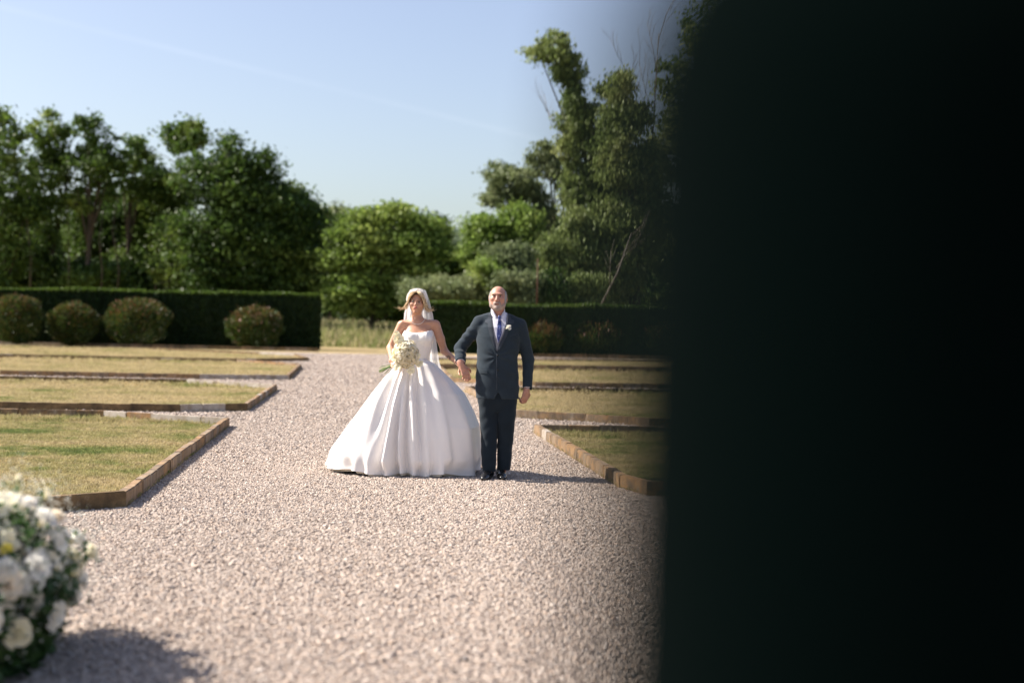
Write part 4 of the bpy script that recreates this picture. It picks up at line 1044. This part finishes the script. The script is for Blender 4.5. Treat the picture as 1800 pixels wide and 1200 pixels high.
# shoes
def shoe(label, heel, toe):
    S_ = Solid(); h = Vector(heel); tt = Vector(toe); d = (tt - h).normalized(); L = (tt - h).length; sd = Vector((-d.y, d.x, 0))
    S_.cone(h + Vector((0, 0, .045)), h + d * L * .35 + Vector((0, 0, .05)), .036, .036, .03); S_.cone(h + Vector((0, 0, .10)), h + Vector((0, 0, .05)), .036, .04, .03)
    S_.cone(h + d * L * .35 + Vector((0, 0, .05)), h + d * L * .72 + Vector((0, 0, .032)), .036, .038, .03); S_.cone(h + d * L * .72 + Vector((0, 0, .03)), tt - d * .03 + Vector((0, 0, .026)), .040, .030, .03, sq=(1, 1, 1.35))
    def floor_(X, Y, Z): return Z - .012
    S_.func(floor_, (h.x - .3, h.y - .4, -.05), (h.x + .3, h.y + .2, .012), .002, 'c')
    u = solid_obj(S_, .004, 'shoe', M_shoe, pm)
    mb = MB(); o_ = []; 
    for i in range(24):
        a = 2 * PI * i / 24; s_ = (math.cos(a) + 1) / 2; w = (.034 + .008 * math.sin(min(1, s_ / .7) * PI / 2)) * (1 - .25 * (s_ > .9)); c = h + d * (L * s_ - .012 + .0 * s_)
        o_.append(c + sd * math.sin(a) * w * 1.05)
    V = [(p.x, p.y, .002) for p in o_] + [(p.x, p.y, .016) for p in o_]
    mb.add(V, [tuple(range(23, -1, -1))[i:i + 1] for i in range(0)] + [(i, (i + 1) % 24, 24 + (i + 1) % 24, 24 + i) for i in range(24)])
    me = bpy.data.meshes.new('sole'); me.from_pydata(V, [], [(i, (i + 1) % 24, 24 + (i + 1) % 24, 24 + i) for i in range(24)] + [tuple(range(23, -1, -1)), tuple(range(24, 48))]); me.materials.append(M_black)
    obj('sole', me, u)
t1 = G(849, 846); shoe('l', Vector((G(860, 838).x, t1.y + .29, 0)), Vector((t1.x, t1.y, 0)))
t2 = G(883, 845); shoe('r', Vector((G(880, 836).x, t2.y + .29, 0)), Vector((t2.x, t2.y + .01, 0)))
# watch, cuff edges
def ring(name, c, d, r, w, mat, par, seg=20, R2=.003):
    c = Vector(c); d = Vector(d).normalized(); mb = MB(); u = d.orthogonal().normalized(); v = d.cross(u)
    pts = [c + (u * math.cos(a) + v * math.sin(a)) * r for a in [2 * PI * i / seg for i in range(seg + 1)]]
    mb.tube(pts, w, 6, False); return obj(name, mb.mesh(name, mat), par)
wt = ring('wristwatch', M(927.5, 682.5, -.036), (.0, .1, 1), .029, .004, M_steel, pm)
b = MB(); q = M(932.5, 682.8, -.05); b.tube([q, q + Vector((.008, -.008, 0))], [.014, .013], 12); obj('watch_face', b.mesh('watch_face', M_black), wt)
ring('bracelet', M(811.5, 641.2, -.052), (cufL - elbL), .031, .0045, M_black, pm)
for c, e_, r in ((cufL, elbL, .040), (cufR, elbR, .034)): ring('shirt_cuff', c, c - e_, r - .002, .003, M_shirt, pm)

# ================================================================== flowers
def petal_rose(seed, mat, open_=1.0, n=17):
    r = random.Random(seed); mb = MB()
    for i in range(n):
        s = i / (n - 1); ang = i * 2.4 + r.uniform(-.2, .2); rad = .10 + .62 * s * open_; H = .78 - .25 * s; flare = .15 + .75 * s * open_
        V = []; K = 5
        for a in range(K):
            for b in range(K):
                u = (a / (K - 1) - .5) * 1.9 * (1 - .35 * s); v = b / (K - 1)
                rr = rad * (.45 + .65 * v ** .6) + flare * .42 * v ** 3; edge = 1 - .22 * abs(a / (K - 1) - .5) ** 2 * 4
                z = -.35 + (H + .35) * v * edge - flare * .35 * max(0, v - .7) / .3 + r.uniform(-.02, .02)
                V.append((math.cos(ang + u) * rr, math.sin(ang + u) * rr, z))
        F = [(a * K + b, (a + 1) * K + b, (a + 1) * K + b + 1, a * K + b + 1) for a in range(K - 1) for b in range(K - 1)]; mb.add(V, F)
    return mb.mesh('flower', mat)
t = NT('petal_cream'); l_ = t.n('ShaderNodeTexCoord'); sep = t.n('ShaderNodeSeparateXYZ', i_Vector=l_.outputs['Object'])
oi = t.n('ShaderNodeObjectInfo')
c1 = t.ramp(oi.outputs['Random'], [(0, (.86, .78, .58)), (.5, (.90, .84, .69)), (1, (.92, .88, .78))])
M_cream = t.pbr(t.mix(t.ramp(sep.outputs[2], [(.0, (1, 1, 1)), (.35, (0, 0, 0))]), c1, (.86, .78, .46)), .55, spec=.3, transl=.35)
t = NT('petal_white'); oi = t.n('ShaderNodeObjectInfo')
M_white = t.pbr(t.ramp(oi.outputs['Random'], [(0, (.93, .88, .66)), (.4, (.95, .92, .82)), (.8, (.95, .93, .88)), (1, (.94, .83, .66))]), .6, spec=.25, transl=.5)
M_yellow = simple('flower_throat', (.55, .45, .05), .6, transl=.2)
M_stem = simple('stem_green', (.10, .16, .05), .6); M_stem2 = simple('stem_pale', (.28, .30, .14), .6)
M_flgreen = leafmat('florist_leaf', (.02, .05, .015), (.04, .085, .025), (.09, .14, .04), scale=6)
ROSE_C = [petal_rose(i, M_cream) for i in range(3)]; ROSE_W = [petal_rose(10 + i, M_white, 1.0 + .12 * i) for i in range(3)]; BUD = petal_rose(20, M_cream, .35, 9)
def orchid(mat):
    mb = MB()
    for i, (ang, L, w) in enumerate(((90, 1, .42), (210, .95, .4), (330, .95, .4), (20, .95, .62), (160, .95, .62))):
        a = math.radians(ang); d = Vector((math.cos(a), math.sin(a), 0)); s = Vector((-d.y, d.x, 0)); V = []; K = 6
        for j in range(K):
            v = j / (K - 1); ww = w * math.sin(PI * min(1, .12 + v * .85)) ** .7
            for k in (-1, 0, 1): V.append(tuple(d * L * v + s * ww * k + Vector((0, 0, .12 * v - .12 * abs(k) + .1 * math.sin(v * 3)))))
        mb.add(V, [(j * 3 + k, j * 3 + 3 + k, j * 3 + 4 + k, j * 3 + 1 + k) for j in range(K - 1) for k in (0, 1)])
    return mb.mesh('orchid', mat)
M_orch = simple('orchid_petal', (.90, .84, .62), .5, transl=.35); ORCH = orchid(M_orch)
def place(name, me, parent, loc, up, s, spin=None):
    o = bpy.data.objects.new(name, me); COL.objects.link(o); o.parent = parent
    q = Vector(up).normalized().to_track_quat('Z', 'Y'); o.rotation_mode = 'QUATERNION'
    from mathutils import Quaternion
    o.rotation_quaternion = q @ Quaternion((0, 0, 1), random.uniform(0, 6.28) if spin is None else spin)
    o.location = Vector(loc) - wloc(parent); o.scale = (s, s, s); return o
bt = obj('boutonniere', MB.mesh(type('x', (MB,), {})() if False else (lambda m: (m.tube([M(895, 582, -.135), M(893, 575, -.14)], [.002, .002], 5), m)[1])(MB()), 'boutonniere', M_stem), pm)
for (px, py, s) in ((893.5, 574, .016), (896, 577.5, .012), (890.8, 576.5, .010), (897, 573, .009)):
    place('blossom', random.choice(ROSE_W), bt, M(px, py, -.152), (random.uniform(-.3, .3), -1, .3), s)

# ================================================================== the bride
BY = 13.58
def B(px, py, dy=0): return P(px, py, BY + dy)
bw_ = BY / FPX
bb = Vector((B(730, 700).x, BY, 0))
BT = Matrix.Translation(B(733, 531.5)) @ Matrix.Rotation(math.radians(-4), 4, 'Z') @ Matrix.Rotation(math.radians(2.5), 4, 'Y') @ Matrix.Rotation(math.radians(2), 4, 'X')
br = Solid(); head_female(br, BT); bhead = Solid(); bhead.ops = list(br.ops)
br.cone(B(733, 546, .012), B(732, 566, .03), .044, .052, .03)
br.cone(B(735, 569, .03), B(711, 570, .02), .050, .040, .05); br.cone(B(733, 569, .03), B(763, 570, .02), .050, .040, .05)
brow_ = lambda py, xl, xr, ry, dy=0: (P((xl + xr) / 2, py, BY).z, P((xl + xr) / 2, py, BY).x, BY + dy, (xr - xl) / 2 * bw_, ry)
body_rows = [brow_(700, 700, 756, .10), brow_(655, 699, 757, .115, .01), brow_(634, 706, 752, .088), brow_(615, 707, 756, .098), brow_(598, 708, 761, .108), brow_(588, 709, 762, .104, .005), brow_(576, 713, 759, .082, .02), brow_(568, 720, 752, .06, .03)]
br.loft(body_rows, .035, n=2.2)
for px in (722, 747): br.ell(B(px, 594, -.065), (.055, .05, .055), .04)
for s in (-1, 1): br.cone(B(734 + s * 2.5, 569.5, -.035), B(734 + s * 27, 566, -.01), .008, .010, .014)   # collar bones
elA, wrA = B(686.5, 611, .04), B(690, 634, -.20)
br.chain([B(706, 571, .02), elA, wrA], [.043, .035, .025], .02)
elB, wrB = B(781, 617, .05), B(809, 641.5, -.19)
br.chain([B(766, 571, .02), B(774, 595, .03), elB, wrB], [.044, .039, .034, .023], .02)
hand(br, wrA + Vector((0, -.01, -.01)), (.55, -.25, -.45), (.3, -.75, .35), .88, 1, (.5, 1.0, .8), .5)
tipsB = hand(br, wrB + Vector((.004, -.0, -.002)), (.62, .0, -.78), (-.15, -1, -.1), .86, 1, (.35, .75, .55), .75, curls=[(.75, 1.2, .6), (.7, 1.2, .6), (.7, 1.2, .6), (.75, 1.2, .6)])
br.chain([B(722, 660, .02), B(722, 830, .02)], [.07, .035], .03); br.chain([B(738, 660, .02), B(738, 830, .02)], [.07, .035], .03)
D, ax = br.grid(.0040); me = nets(D, ax, 'person', M_skinB, shift=bb)
pb = bpy.data.objects.new('person', me); COL.objects.link(pb); pb.location = bb
tag(pb, 'blonde bride in a strapless white ball gown and veil carrying a bouquet', 'person')
bodyb = None
HB = lambda x, y, z: BT @ Vector((x, y, z))
spheres('eyes', [(HB(s * .029, -.0735, .0075), (.0112, .0110, .0082)) for s in (-1, 1)], M_eye, pb)
spheres('irises', [(HB(s * .029, -.0816, .0072), (.0064, .0040, .0062)) for s in (-1, 1)], M_iris, pb)
def bbrow(x, y, z):
    a = np.abs(x); return np.maximum(np.abs(z - (.0275 - .004 * ((a - .033) / .015) ** 2)) - .0021, np.maximum(np.abs(a - .030) - .018, y + .045))
shell(bhead, BT, bbrow, 'eyebrows', M_brow, pb, .0022)
shell(bhead, BT, lambda x, y, z: np.maximum(np.abs(z - .0155) - .0020, np.maximum(np.abs(np.abs(x) - .030) - .016, y + .045)), 'eyelashes', M_ink, pb, .0035)
lip = spheres('lips', [(HB(0, -.0915, -.0435), (.0190, .0060, .0042)), (HB(0, -.0895, -.0520), (.0165, .0070, .0056))], M_lipB, pb, 2)
# hair: a cap with a low bun, and loose strands that frame the face
cap = Solid(); 
cap.ell((0, .022, .030), (.077, .094, .086), .02, T=BT); cap.ell((0, .085, -.02), (.06, .055, .055), .03, T=BT); cap.ell((0, .01, .01), (.076, .06, .07), .02, T=BT)
cap.ell((0, -.085, -.012), (.064, .07, .096), .012, 'c', T=BT)
solid_obj(cap, .004, 'hair_cap', M_roots, pb)
mb = MB(); hr = random.Random(5)
def strand(pts, r=.0028, n=9):
    cr = []; pts = [Vector(p) for p in pts]; m = len(pts) - 1
    for i in range(n * m + 1):
        t_ = i / n; k = min(m - 1, int(t_)); f = t_ - k; p0 = pts[max(0, k - 1)]; p1 = pts[k]; p2 = pts[k + 1]; p3 = pts[min(m, k + 2)]
        cr.append(.5 * ((2 * p1) + (p2 - p0) * f + (2 * p0 - 5 * p1 + 4 * p2 - p3) * f * f + (3 * p1 - p0 - 3 * p2 + p3) * f ** 3))
    N = len(cr); mb.tube([BT @ c for c in cr], [r * (1 - .7 * (i / N) ** 3) for i in range(N)], 4)
for s in (-1, 1):
    for i in range(170):
        u = i / 169; j = lambda a: hr.gauss(0, a)
        a0 = Vector((s * (.001 + .004 * u) , -.070 + .10 * u, .105 + .008 * math.sin(u * 3) - .02 * u * u))
        a1 = Vector((s * (.030 + .020 * u), -.088 + .07 * u, .082 + .016 * u))
        a2 = Vector((s * (.060 + .018 * u), -.075 + .06 * u, .042 + .02 * u))
        a3 = Vector((s * (.078 + .012 * u), -.062 + .06 * u, -.005))
        a4 = Vector((s * (.090 + .020 * u) + j(.009), -.050 + .06 * u + j(.006), -.034 - .02 * u + j(.012)))
        pts = [a0, a1 + Vector((j(.003), j(.002), j(.003))), a2 + Vector((j(.003), j(.003), j(.003))), a3 + Vector((j(.004), j(.003), 0)), a4]
        if i % 7 == 0: pts.append(Vector((s * (.120 + abs(j(.018))), -.055 + .04 * u + j(.01), -.068 + j(.007)))); pts.append(Vector((s * (.150 + abs(j(.02))), -.05 + j(.02), -.060 + j(.014))))
        strand(pts, .0024 if i % 7 else .0019)
obj('hair', mb.mesh('hair', M_blond), pb)
# headpiece, veil
hp = Solid(); hp.ell((0, .022, .034), (.099, .100, .100), .0, T=BT); hp.ell((0, .02, .018), (.079, .12, .080), 0, 'c', T=BT)
def slab(X, Y, Z):
    Ti = np.array(BT.inverted()); y = Ti[1, 0] * X + Ti[1, 1] * Y + Ti[1, 2] * Z + Ti[1, 3]; z = Ti[2, 0] * X + Ti[2, 1] * Y + Ti[2, 2] * Z + Ti[2, 3]
    keep = np.maximum(np.abs(y + .012 - .0 * z) - .026, -(z + .012)); return -keep
hp.func(slab, np.array(BT.translation) - .2, np.array(BT.translation) + .2, 0, 'c')
D, ax = hp.grid(.003); X, Y_, Z_ = np.meshgrid(*ax, indexing='ij'); D = D + .002 * np.sin(X * 420) * np.sin(Z_ * 420) * np.sin(Y_ * 400)
head_piece = obj('lace_headpiece', nets(D, ax, 'lace_headpiece', M_lace), pb)
it = []
for i in range(34):
    a = PI * (i / 33) * 1.1 - .05 * PI; r_ = .094
    it.append((HB(math.cos(a) * .096, -.032 + hr.uniform(-.006, .006), .030 + math.sin(a) * (r_ + .006)), (.0068,) * 3))
spheres('pearl_trim', it, M_pearl, head_piece, 1)
nu_, nv_ = 64, 50; V = []
for j in range(nv_ + 1):
    v = j / nv_; zz = B(733, 510).z - v * 1.05; hw = np.interp(v, [0, .08, .22, .45, .65, 1], [.075, .105, .138, .165, .19, .30]); by = np.interp(v, [0, .08, .25, .55, .75, 1], [.05, .10, .145, .16, .26, .52])
    for i in range(nu_ + 1):
        u = i / nu_ * 2 - 1; fo = .012 * math.sin(u * 19 + v * 2) * min(1, v * 3)
        cx = B(734, 531).x + .02 * v
        V.append((cx + hw * u + fo * .4, BY + by - .055 * (abs(u) ** 3) * (1 - v * .5) + fo, zz + .02 * (1 - u * u) * (1 - v)))
I = np.arange((nu_ + 1) * (nv_ + 1)).reshape(nv_ + 1, nu_ + 1)
obj('veil', mesh_np('veil', V, np.stack([I[:-1, :-1], I[:-1, 1:], I[1:, 1:], I[1:, :-1]], -1).reshape(-1, 4), M_veil, True), pb)
# necklace
bvb_me = nets(*br.grid(.006), 'tmp', None); bvb = bvh_of(bvb_me)
it = []
for i in range(41):
    a = -1 + 2 * i / 40; px = 733.5 + 12.5 * math.sin(a * PI / 2) ; py = 570 - 11.5 * (1 - math.cos(a * PI / 2)) 
    q = P(px, py, BY - .05); h = bvb.ray_cast(Vector((q.x, 12.5, q.z)), Vector((0, 1, 0)))[0]
    if h is not None: it.append((h - Vector((0, .002, 0)), (.0030,) * 3))
spheres('pearl_necklace', it, M_pearl, pb, 1)
# bodice
bd = Solid(); bd.loft([(z, cx, cy, rx + .008, ry + .009) for z, cx, cy, rx, ry in body_rows if z < P(733, 575, BY).z], .02, n=2.2)
for px in (722, 747): bd.ell(B(px, 594.5, -.070), (.058, .052, .057), .035)
zn = lambda px, py: (P(px, py, BY - .1).x, P(px, py, BY - .1).z)
nk = np.array([zn(*q) for q in ((698, 590), (704, 583), (709, 580), (716, 582), (724, 584.2), (732, 584.8), (744, 584), (752, 581.5), (758, 580), (762, 584), (768, 592))])
def neckline(X, Y, Z): return -(Z - np.interp(X, nk[:, 0], nk[:, 1]) - .02 * (Y > BY + .02))
bd.func(lambda X, Y, Z: neckline(X, Y, Z), (bb.x - .3, BY - .3, P(733, 600, BY).z), (bb.x + .3, BY + .3, P(733, 560, BY).z), .004, 'c')
D, ax = bd.grid(.004); bme = nets(D, ax, 'bodice', M_satin); bod = obj('bodice', bme, pb); bdb = bvh_of(bme)
mb = MB()
for pts in ([(732.5, 586), (732, 600), (731, 615), (730, 632)], [(716, 584), (719, 598), (722, 612), (724, 634)], [(750, 584), (748, 598), (742, 614), (736, 634)], [(759, 584), (757, 598), (751, 614), (746, 632)]):
    q = []
    for k in range(19):
        f = k / 18 * (len(pts) - 1); i = min(len(pts) - 2, int(f)); f -= i
        px = pts[i][0] + (pts[i + 1][0] - pts[i][0]) * f; py = pts[i][1] + (pts[i + 1][1] - pts[i][1]) * f
        w_ = P(px, py, BY - .1); h = bdb.ray_cast(Vector((w_.x, 12.5, w_.z)), Vector((0, 1, 0)))[0]
        if h is not None: q.append(h)
    if len(q) > 2: mb.tube(q, .0026, 5)
obj('boning', mb.mesh('boning', M_satin), bod)
# skirt
def skirt(name, mat, scale=1.0, zoff=0.0, nth=360, nt_=90):
    V = []; c0 = P(728, 632, BY); zt = P(728, 628, BY).z
    fr_ = random.Random(3)
    folds = [(-2.02, .075, .075), (-1.80, .06, .060), (-1.52, .09, .055), (-1.22, .11, .036), (-.82, .13, .030), (-2.28, .07, .060), (-2.55, .10, .06), (-.40, .11, .03), (2.9, .2, .05), (2.4, .2, .05), (1.9, .2, .05), (1.4, .2, .05), (.9, .2, .05), (.3, .18, .03), (-2.85, .12, .04)]
    for j in range(nt_ + 1):
        t_ = j / nt_
        for i in range(nth):
            th = 2 * PI * i / nth - PI; c_, s_ = math.cos(th), math.sin(th)      # th=-pi/2 faces the camera
            left = max(0, -c_); right = max(0, c_); front = max(0, -s_); back = max(0, s_)
            Rr = ((.65 * right ** 2) + (.74 * left ** 2) + (.37 * front ** 2) + (.88 * back ** 2)) / (c_ * c_ + s_ * s_)
            Rr += .16 * max(0, math.cos(th - 2.7)) ** 4 * t_         # the train, swept back to the left
            pr = np.interp(t_, [0, .055, .18, .31, .48, .60, .8, 1], [.13, .31, .53, .74, .89, .97, .995, 1.0])
            pl = np.interp(t_, [0, .09, .21, .35, .48, .63, .76, .87, 1], [.15, .26, .38, .51, .62, .74, .84, .92, 1.0])
            pf = np.interp(t_, [0, .06, .2, .4, .7, 1], [.26, .42, .60, .76, .92, 1])
            wl, wr_, wf = left ** 2 + back ** 2, right ** 2, front ** 2; p_ = (pl * wl + pr * wr_ + pf * wf) / (wl + wr_ + wf)
            r_ = Rr * p_ * scale; r_ = max(r_, .138 if abs(c_) > .7 else .11)
            fo = 0
            for a, w, am in folds:
                d = (th - a - .06 * math.sin(t_ * 3 + a * 5) + PI) % (2 * PI) - PI; ww = w * (1.25 - .1 * t_)
                fo += am * (math.exp(-(d / ww) ** 2) - .55 * math.exp(-((d - ww * 1.7) / (ww * .9)) ** 2) - .25 * math.exp(-((d + ww * 1.9) / (ww * 1.1)) ** 2))
            fo += .006 * math.sin(th * 31 + 2 * math.sin(t_ * 4)) * t_
            fo *= (smoothstep(0.0, .4, t_) * .62 + .13 + .25 * t_) * scale
            if j == 0: r_ *= .72
            # the hem rolls under in places
            hem = smoothstep(.86, 1, t_); r_ += fo - hem * (.05 + .03 * math.sin(th * 9 + 1) + .02 * math.sin(th * 23)) * .8
            z = zt * (1 - t_) + (.028 + .014 * math.sin(th * 7 + 1) + .03 * left ** 3 + zoff) * t_
            n_ = mnoise.noise(Vector((c_ * 2, s_ * 2, t_ * 2.2))) * .02 * t_
            V.append((c0.x + c_ * (r_ + n_), BY + .0 + s_ * (r_ + n_), z))
    I = np.arange(nth * (nt_ + 1)).reshape(nt_ + 1, nth); I2 = np.roll(I, -1, 1)
    F = np.stack([I[:-1], I[1:], I2[1:], I2[:-1]], -1).reshape(-1, 4)
    return obj(name, mesh_np(name, V, F, mat, True), pb)
sk = skirt('skirt', M_satin); usk = skirt('underskirt', M_tulle, .93, -.022, 240, 20)
# tattoo on the forearm: ring of ink laid on the skin
mb = MB(); c = elB.lerp(wrB, .45); c_px = (787.5, 629.5)
def ink_ring(r, w, dots=0, cx=0, cz=0):
    for i in range(dots or 22):
        a = 2 * PI * i / (dots or 22); q0 = P(*c_px, BY - .1); x = q0.x + cx + math.cos(a) * r; z = q0.z + cz + math.sin(a) * r
        h, nrm = bvb.ray_cast(Vector((x, 12.5, z)), Vector((0, 1, 0)))[:2]
        if h is not None and abs(h.y - c.y) < .12:
            mb.tube([h + nrm * .0005, h + nrm * .002], [w, w * .9], 6)
ink_ring(.027, .0042, 14); ink_ring(.0185, .0045, 16); ink_ring(.012, .003, 12); ink_ring(.009, .003, 7, .036, -.030)
if mb.n: obj('tattoo', mb.mesh('tattoo', M_ink, False), pb)
# finger nails of the hand that is held
# bouquet
hc = B(692, 641, -.24)
bq = empty('bouquet', hc, 'round bouquet of cream roses and orchids with long green stems', 'bouquet')
bc = B(713.5, 622, -.33)
rr = random.Random(9); k_ = 0; gold = PI * (3 - math.sqrt(5))
for i in range(62):
    y_ = 1 - 2 * (i + .5) / 62; r_ = math.sqrt(1 - y_ * y_); a = gold * i; d = Vector((math.cos(a) * r_, y_, math.sin(a) * r_))
    if d.y > .45: continue
    rad = Vector((.105, .095, .118)); rad = rad * rr.uniform(.86, 1.05)
    p = bc + Vector((d.x * rad.x, d.y * rad.y, d.z * rad.z)); place('flower', ROSE_C[i % 3], bq, p, d, rr.uniform(.040, .050))
core = Solid(); core.ell(bc, (.075, .065, .085), 0); solid_obj(core, .008, 'foliage', M_stem2, bq)
for px, py, s in ((701, 597, .058), (706, 604, .05), (732, 629, .055), (737, 638, .045), (699, 646, .045), (693, 629, .04), (722, 650, .045), (697, 588, .04)):
    p = B(px, py, -.40 + abs(px - 713) * .002); place('orchid', ORCH, bq, p, (rr.uniform(-.4, .4), -1, rr.uniform(-.1, .4)), s)
for px, py in ((721, 634), (707, 625), (726, 616)):
    place('flower_centre', BUD, bq, B(px, py, -.44), (0, -1, .2), .012).data = BUD
st_objs = []
for i in range(15):
    a = rr.uniform(-1, 1); e_ = B(668 + rr.uniform(-3, 14), 650 + rr.uniform(-6, 9), -.26 + rr.uniform(-.03, .03)); m_ = MB()
    m_.tube([bc.lerp(hc, .6) + Vector((0, 0, a * .01)), hc + Vector((rr.uniform(-.01, .01), rr.uniform(-.012, .012), a * .012)), e_], [.0035, .0035, .003], 5)
    obj('stem', m_.mesh('stem', M_stem if i % 3 else M_stem2), bq)
m_ = MB(); m_.tube([hc.lerp(bc, .22), hc + (hc - bc) * .22], [.021, .020], 10); obj('ribbon', m_.mesh('ribbon', M_satin), bq)

# ================================================================== flower stand arrangement near the camera
ac = Vector((-2.19, 5.80, 0))
fa = empty('flower_arrangement', ac, 'big loose arrangement of white flowers and greenery standing on the gravel', 'flower arrangement')
rr = random.Random(21)
tops = []
for i in range(250):
    th = rr.uniform(0, 2 * PI); el = rr.uniform(-.45, 1.5); d = Vector((math.cos(th) * math.cos(el), math.sin(th) * math.cos(el), math.sin(el)))
    kk = rr.uniform(.70, 1.12) if i % 6 else rr.uniform(1.1, 1.3); p = ac + Vector((0, 0, .34)) + Vector((d.x * .33, d.y * .72, d.z * .33)) * kk
    tops.append((p, d))
for i, (p, d) in enumerate(tops):
    if i % 5 == 0: place('bud', BUD, fa, p + d * .03, d, rr.uniform(.026, .036))
    else: place('flower', ROSE_W[i % 3], fa, p, d + Vector((0, -.3, .2)), rr.uniform(.038, .056))
m_ = MB()
for p, d in tops[::2]: m_.tube([ac + Vector((rr.gauss(0, .03), rr.gauss(0, .03), .05)), ac.lerp(p, .5) + Vector((0, 0, .05)), p], [.004, .003, .002], 4)
obj('stems', m_.mesh('stems', M_stem), fa)
C = np.array([tuple(p) for p, d in tops]); n = 9000
C = C[RNG.integers(0, len(C), n)] * 1.0; cc = np.array(ac) + np.array([0, 0, .2]); C = cc + (C - cc) * RNG.uniform(.1, .98, n)[:, None] ** .6 + RNG.normal(size=(n, 3)) * .035
C[:, 2] = np.maximum(C[:, 2], .02); v, f = leaf_quads(C, .026); obj('foliage', mesh_np('foliage', v, f, M_flgreen), fa)
lo_ = 6000; a_ = RNG.uniform(0, 6.28, lo_); zz_ = RNG.uniform(.02, .40, lo_); r_ = (.24 + .25 * zz_) * RNG.uniform(.2, 1.15, lo_); C = np.stack([ac.x + np.cos(a_) * r_, ac.y + np.sin(a_) * r_ * 2.1, zz_], -1); v, f = leaf_quads(C, .034, droop=.3); obj('foliage', mesh_np('foliage', v, f, M_flgreen), fa)
n = 9500; i_ = RNG.integers(0, 250, n); C = np.array([tuple(p + d * .05) for p, d in tops])[i_] + RNG.normal(size=(n, 3)) * .05; v, f = leaf_quads(C, .0055)
M_gyp = simple('tiny_white_blossom', (.75, .76, .66), .7, transl=.3)
tag(obj('gypsophila', mesh_np('gypsophila', v, f, M_gyp), fa), kind='stuff')
for px, py in ((18, 950),): place('orchid', ORCH, fa, P(px, py, 5.6), (.2, -1, .3), .05).data
oy = bpy.data.meshes.new('x') if False else None
yl = orchid(M_yellow); 
for px, py in ((12, 965),): place('throat', yl, fa, P(px, py, 5.52), (.1, -1, .4), .028)

# ================================================================== two dark-clothed guests close to the camera
M_dark = NT('black_green_cloth').pbr((.0005, .0020, .0019), .95, spec=.0, sheen=.015)
M_dark2 = NT('black_cloth').pbr((.006, .018, .017), .95, spec=.05)
M_darkhair = simple('hair_dark', (.03, .02, .015), .5)
def guest(label, x, y, H, rz, mat, w=1.0):
    k = H / 1.8; T0 = Matrix.Translation(Vector((x, y, 0))) @ Matrix.Rotation(rz, 4, 'Z') @ Matrix.Scale(k, 4)
    q = lambda a, b, c: T0 @ Vector((a, b, c))
    S_ = Solid(); HTg = T0 @ Matrix.Translation(Vector((0, -.01, 1.68)))
    Hn = Matrix.Translation(HTg.translation) @ Matrix.Rotation(rz, 4, 'Z'); head_male(S_, Hn); ho = Solid(); ho.ops = list(S_.ops)
    S_.cone(q(0, .02, 1.62), q(0, .03, 1.48), .058 * k, .065 * k, .03)
    S_.chain([q(0, .02, 1.44), q(0, .01, 1.2), q(0, .01, .95)], [.10 * k, .10 * k, .12 * k], .04)
    for s in (-1, 1):
        S_.chain([q(s * .16 * w, .02, 1.42), q(s * .19 * w, .03, 1.13), q(s * .205 * w, -.02, .84)], [.045 * k, .036 * k, .027 * k], .03)
        S_.chain([q(s * .09, .01, .93), q(s * .10, 0, .5), q(s * .10, .02, .09)], [.08 * k, .05 * k, .038 * k], .03)
        S_.cone(q(s * .10, .03, .06), q(s * .11, -.14, .04), .034, .030, .02)
        hand(S_, q(s * .205 * w, -.02, .83), T0.to_3x3() @ Vector((0, -.1, -1)), T0.to_3x3() @ Vector((-s, 0, 0)), 1.0, -s, (.25, .35, .3), .4)
    me = nets(*S_.grid(.0075), 'person', M_skinM, shift=(x, y, 0)); o = bpy.data.objects.new('person', me); COL.objects.link(o); o.location = (x, y, 0)
    tag(o, label, 'person')
    J = Solid(); rw = lambda z, rx, ry, cy=.01: (q(0, cy, z).z, q(0, cy, z).x, q(0, cy, z).y, rx * k * w, ry * k)
    J.loft([rw(.80, .20, .15), rw(1.0, .185, .14), rw(1.2, .19, .14), rw(1.35, .20, .135), rw(1.46, .16, .09, .03)], .03, n=2.3)
    for s in (-1, 1):
        J.cone(q(s * .04, .03, 1.49), q(s * .175 * w, .02, 1.44), .05 * k, .05 * k, .04)
        J.chain([q(s * .180 * w, .02, 1.43), q(s * .195 * w, .03, 1.13), q(s * .205 * w, -.02, .86)], [.066 * k, .058 * k, .045 * k], .025)
    solid_obj(J, .0075, 'jacket', mat, o)
    Tr = Solid()
    for s in (-1, 1): Tr.chain([q(s * .09, .01, .95), q(s * .10, 0, .5), q(s * .10, .02, .10)], [.10 * k, .08 * k, .07 * k], .03)
    solid_obj(Tr, .009, 'trousers', mat, o)
    shell(ho, Hn, lambda X, Y, Z: np.maximum(-(Y + .05 - .3 * Z) , -(Z + .04 + .2 * Y)), 'hair', M_darkhair, o, .012, res=.005)
    Sh = Solid()
    for s in (-1, 1): Sh.cone(q(s * .10, .04, .045), q(s * .11, -.15, .035), .046, .040, .02)
    solid_obj(Sh, .007, 'shoes', M_black, o); return o
guest('guest in black standing right in front of the camera, blurred into a black mass', .2735, .33, 1.90, math.radians(184), M_dark, 1.0)
# guest('dark clothed guest partly hidden by the black blurred figure', .535, 2.25, 1.90, math.radians(176), M_dark2)
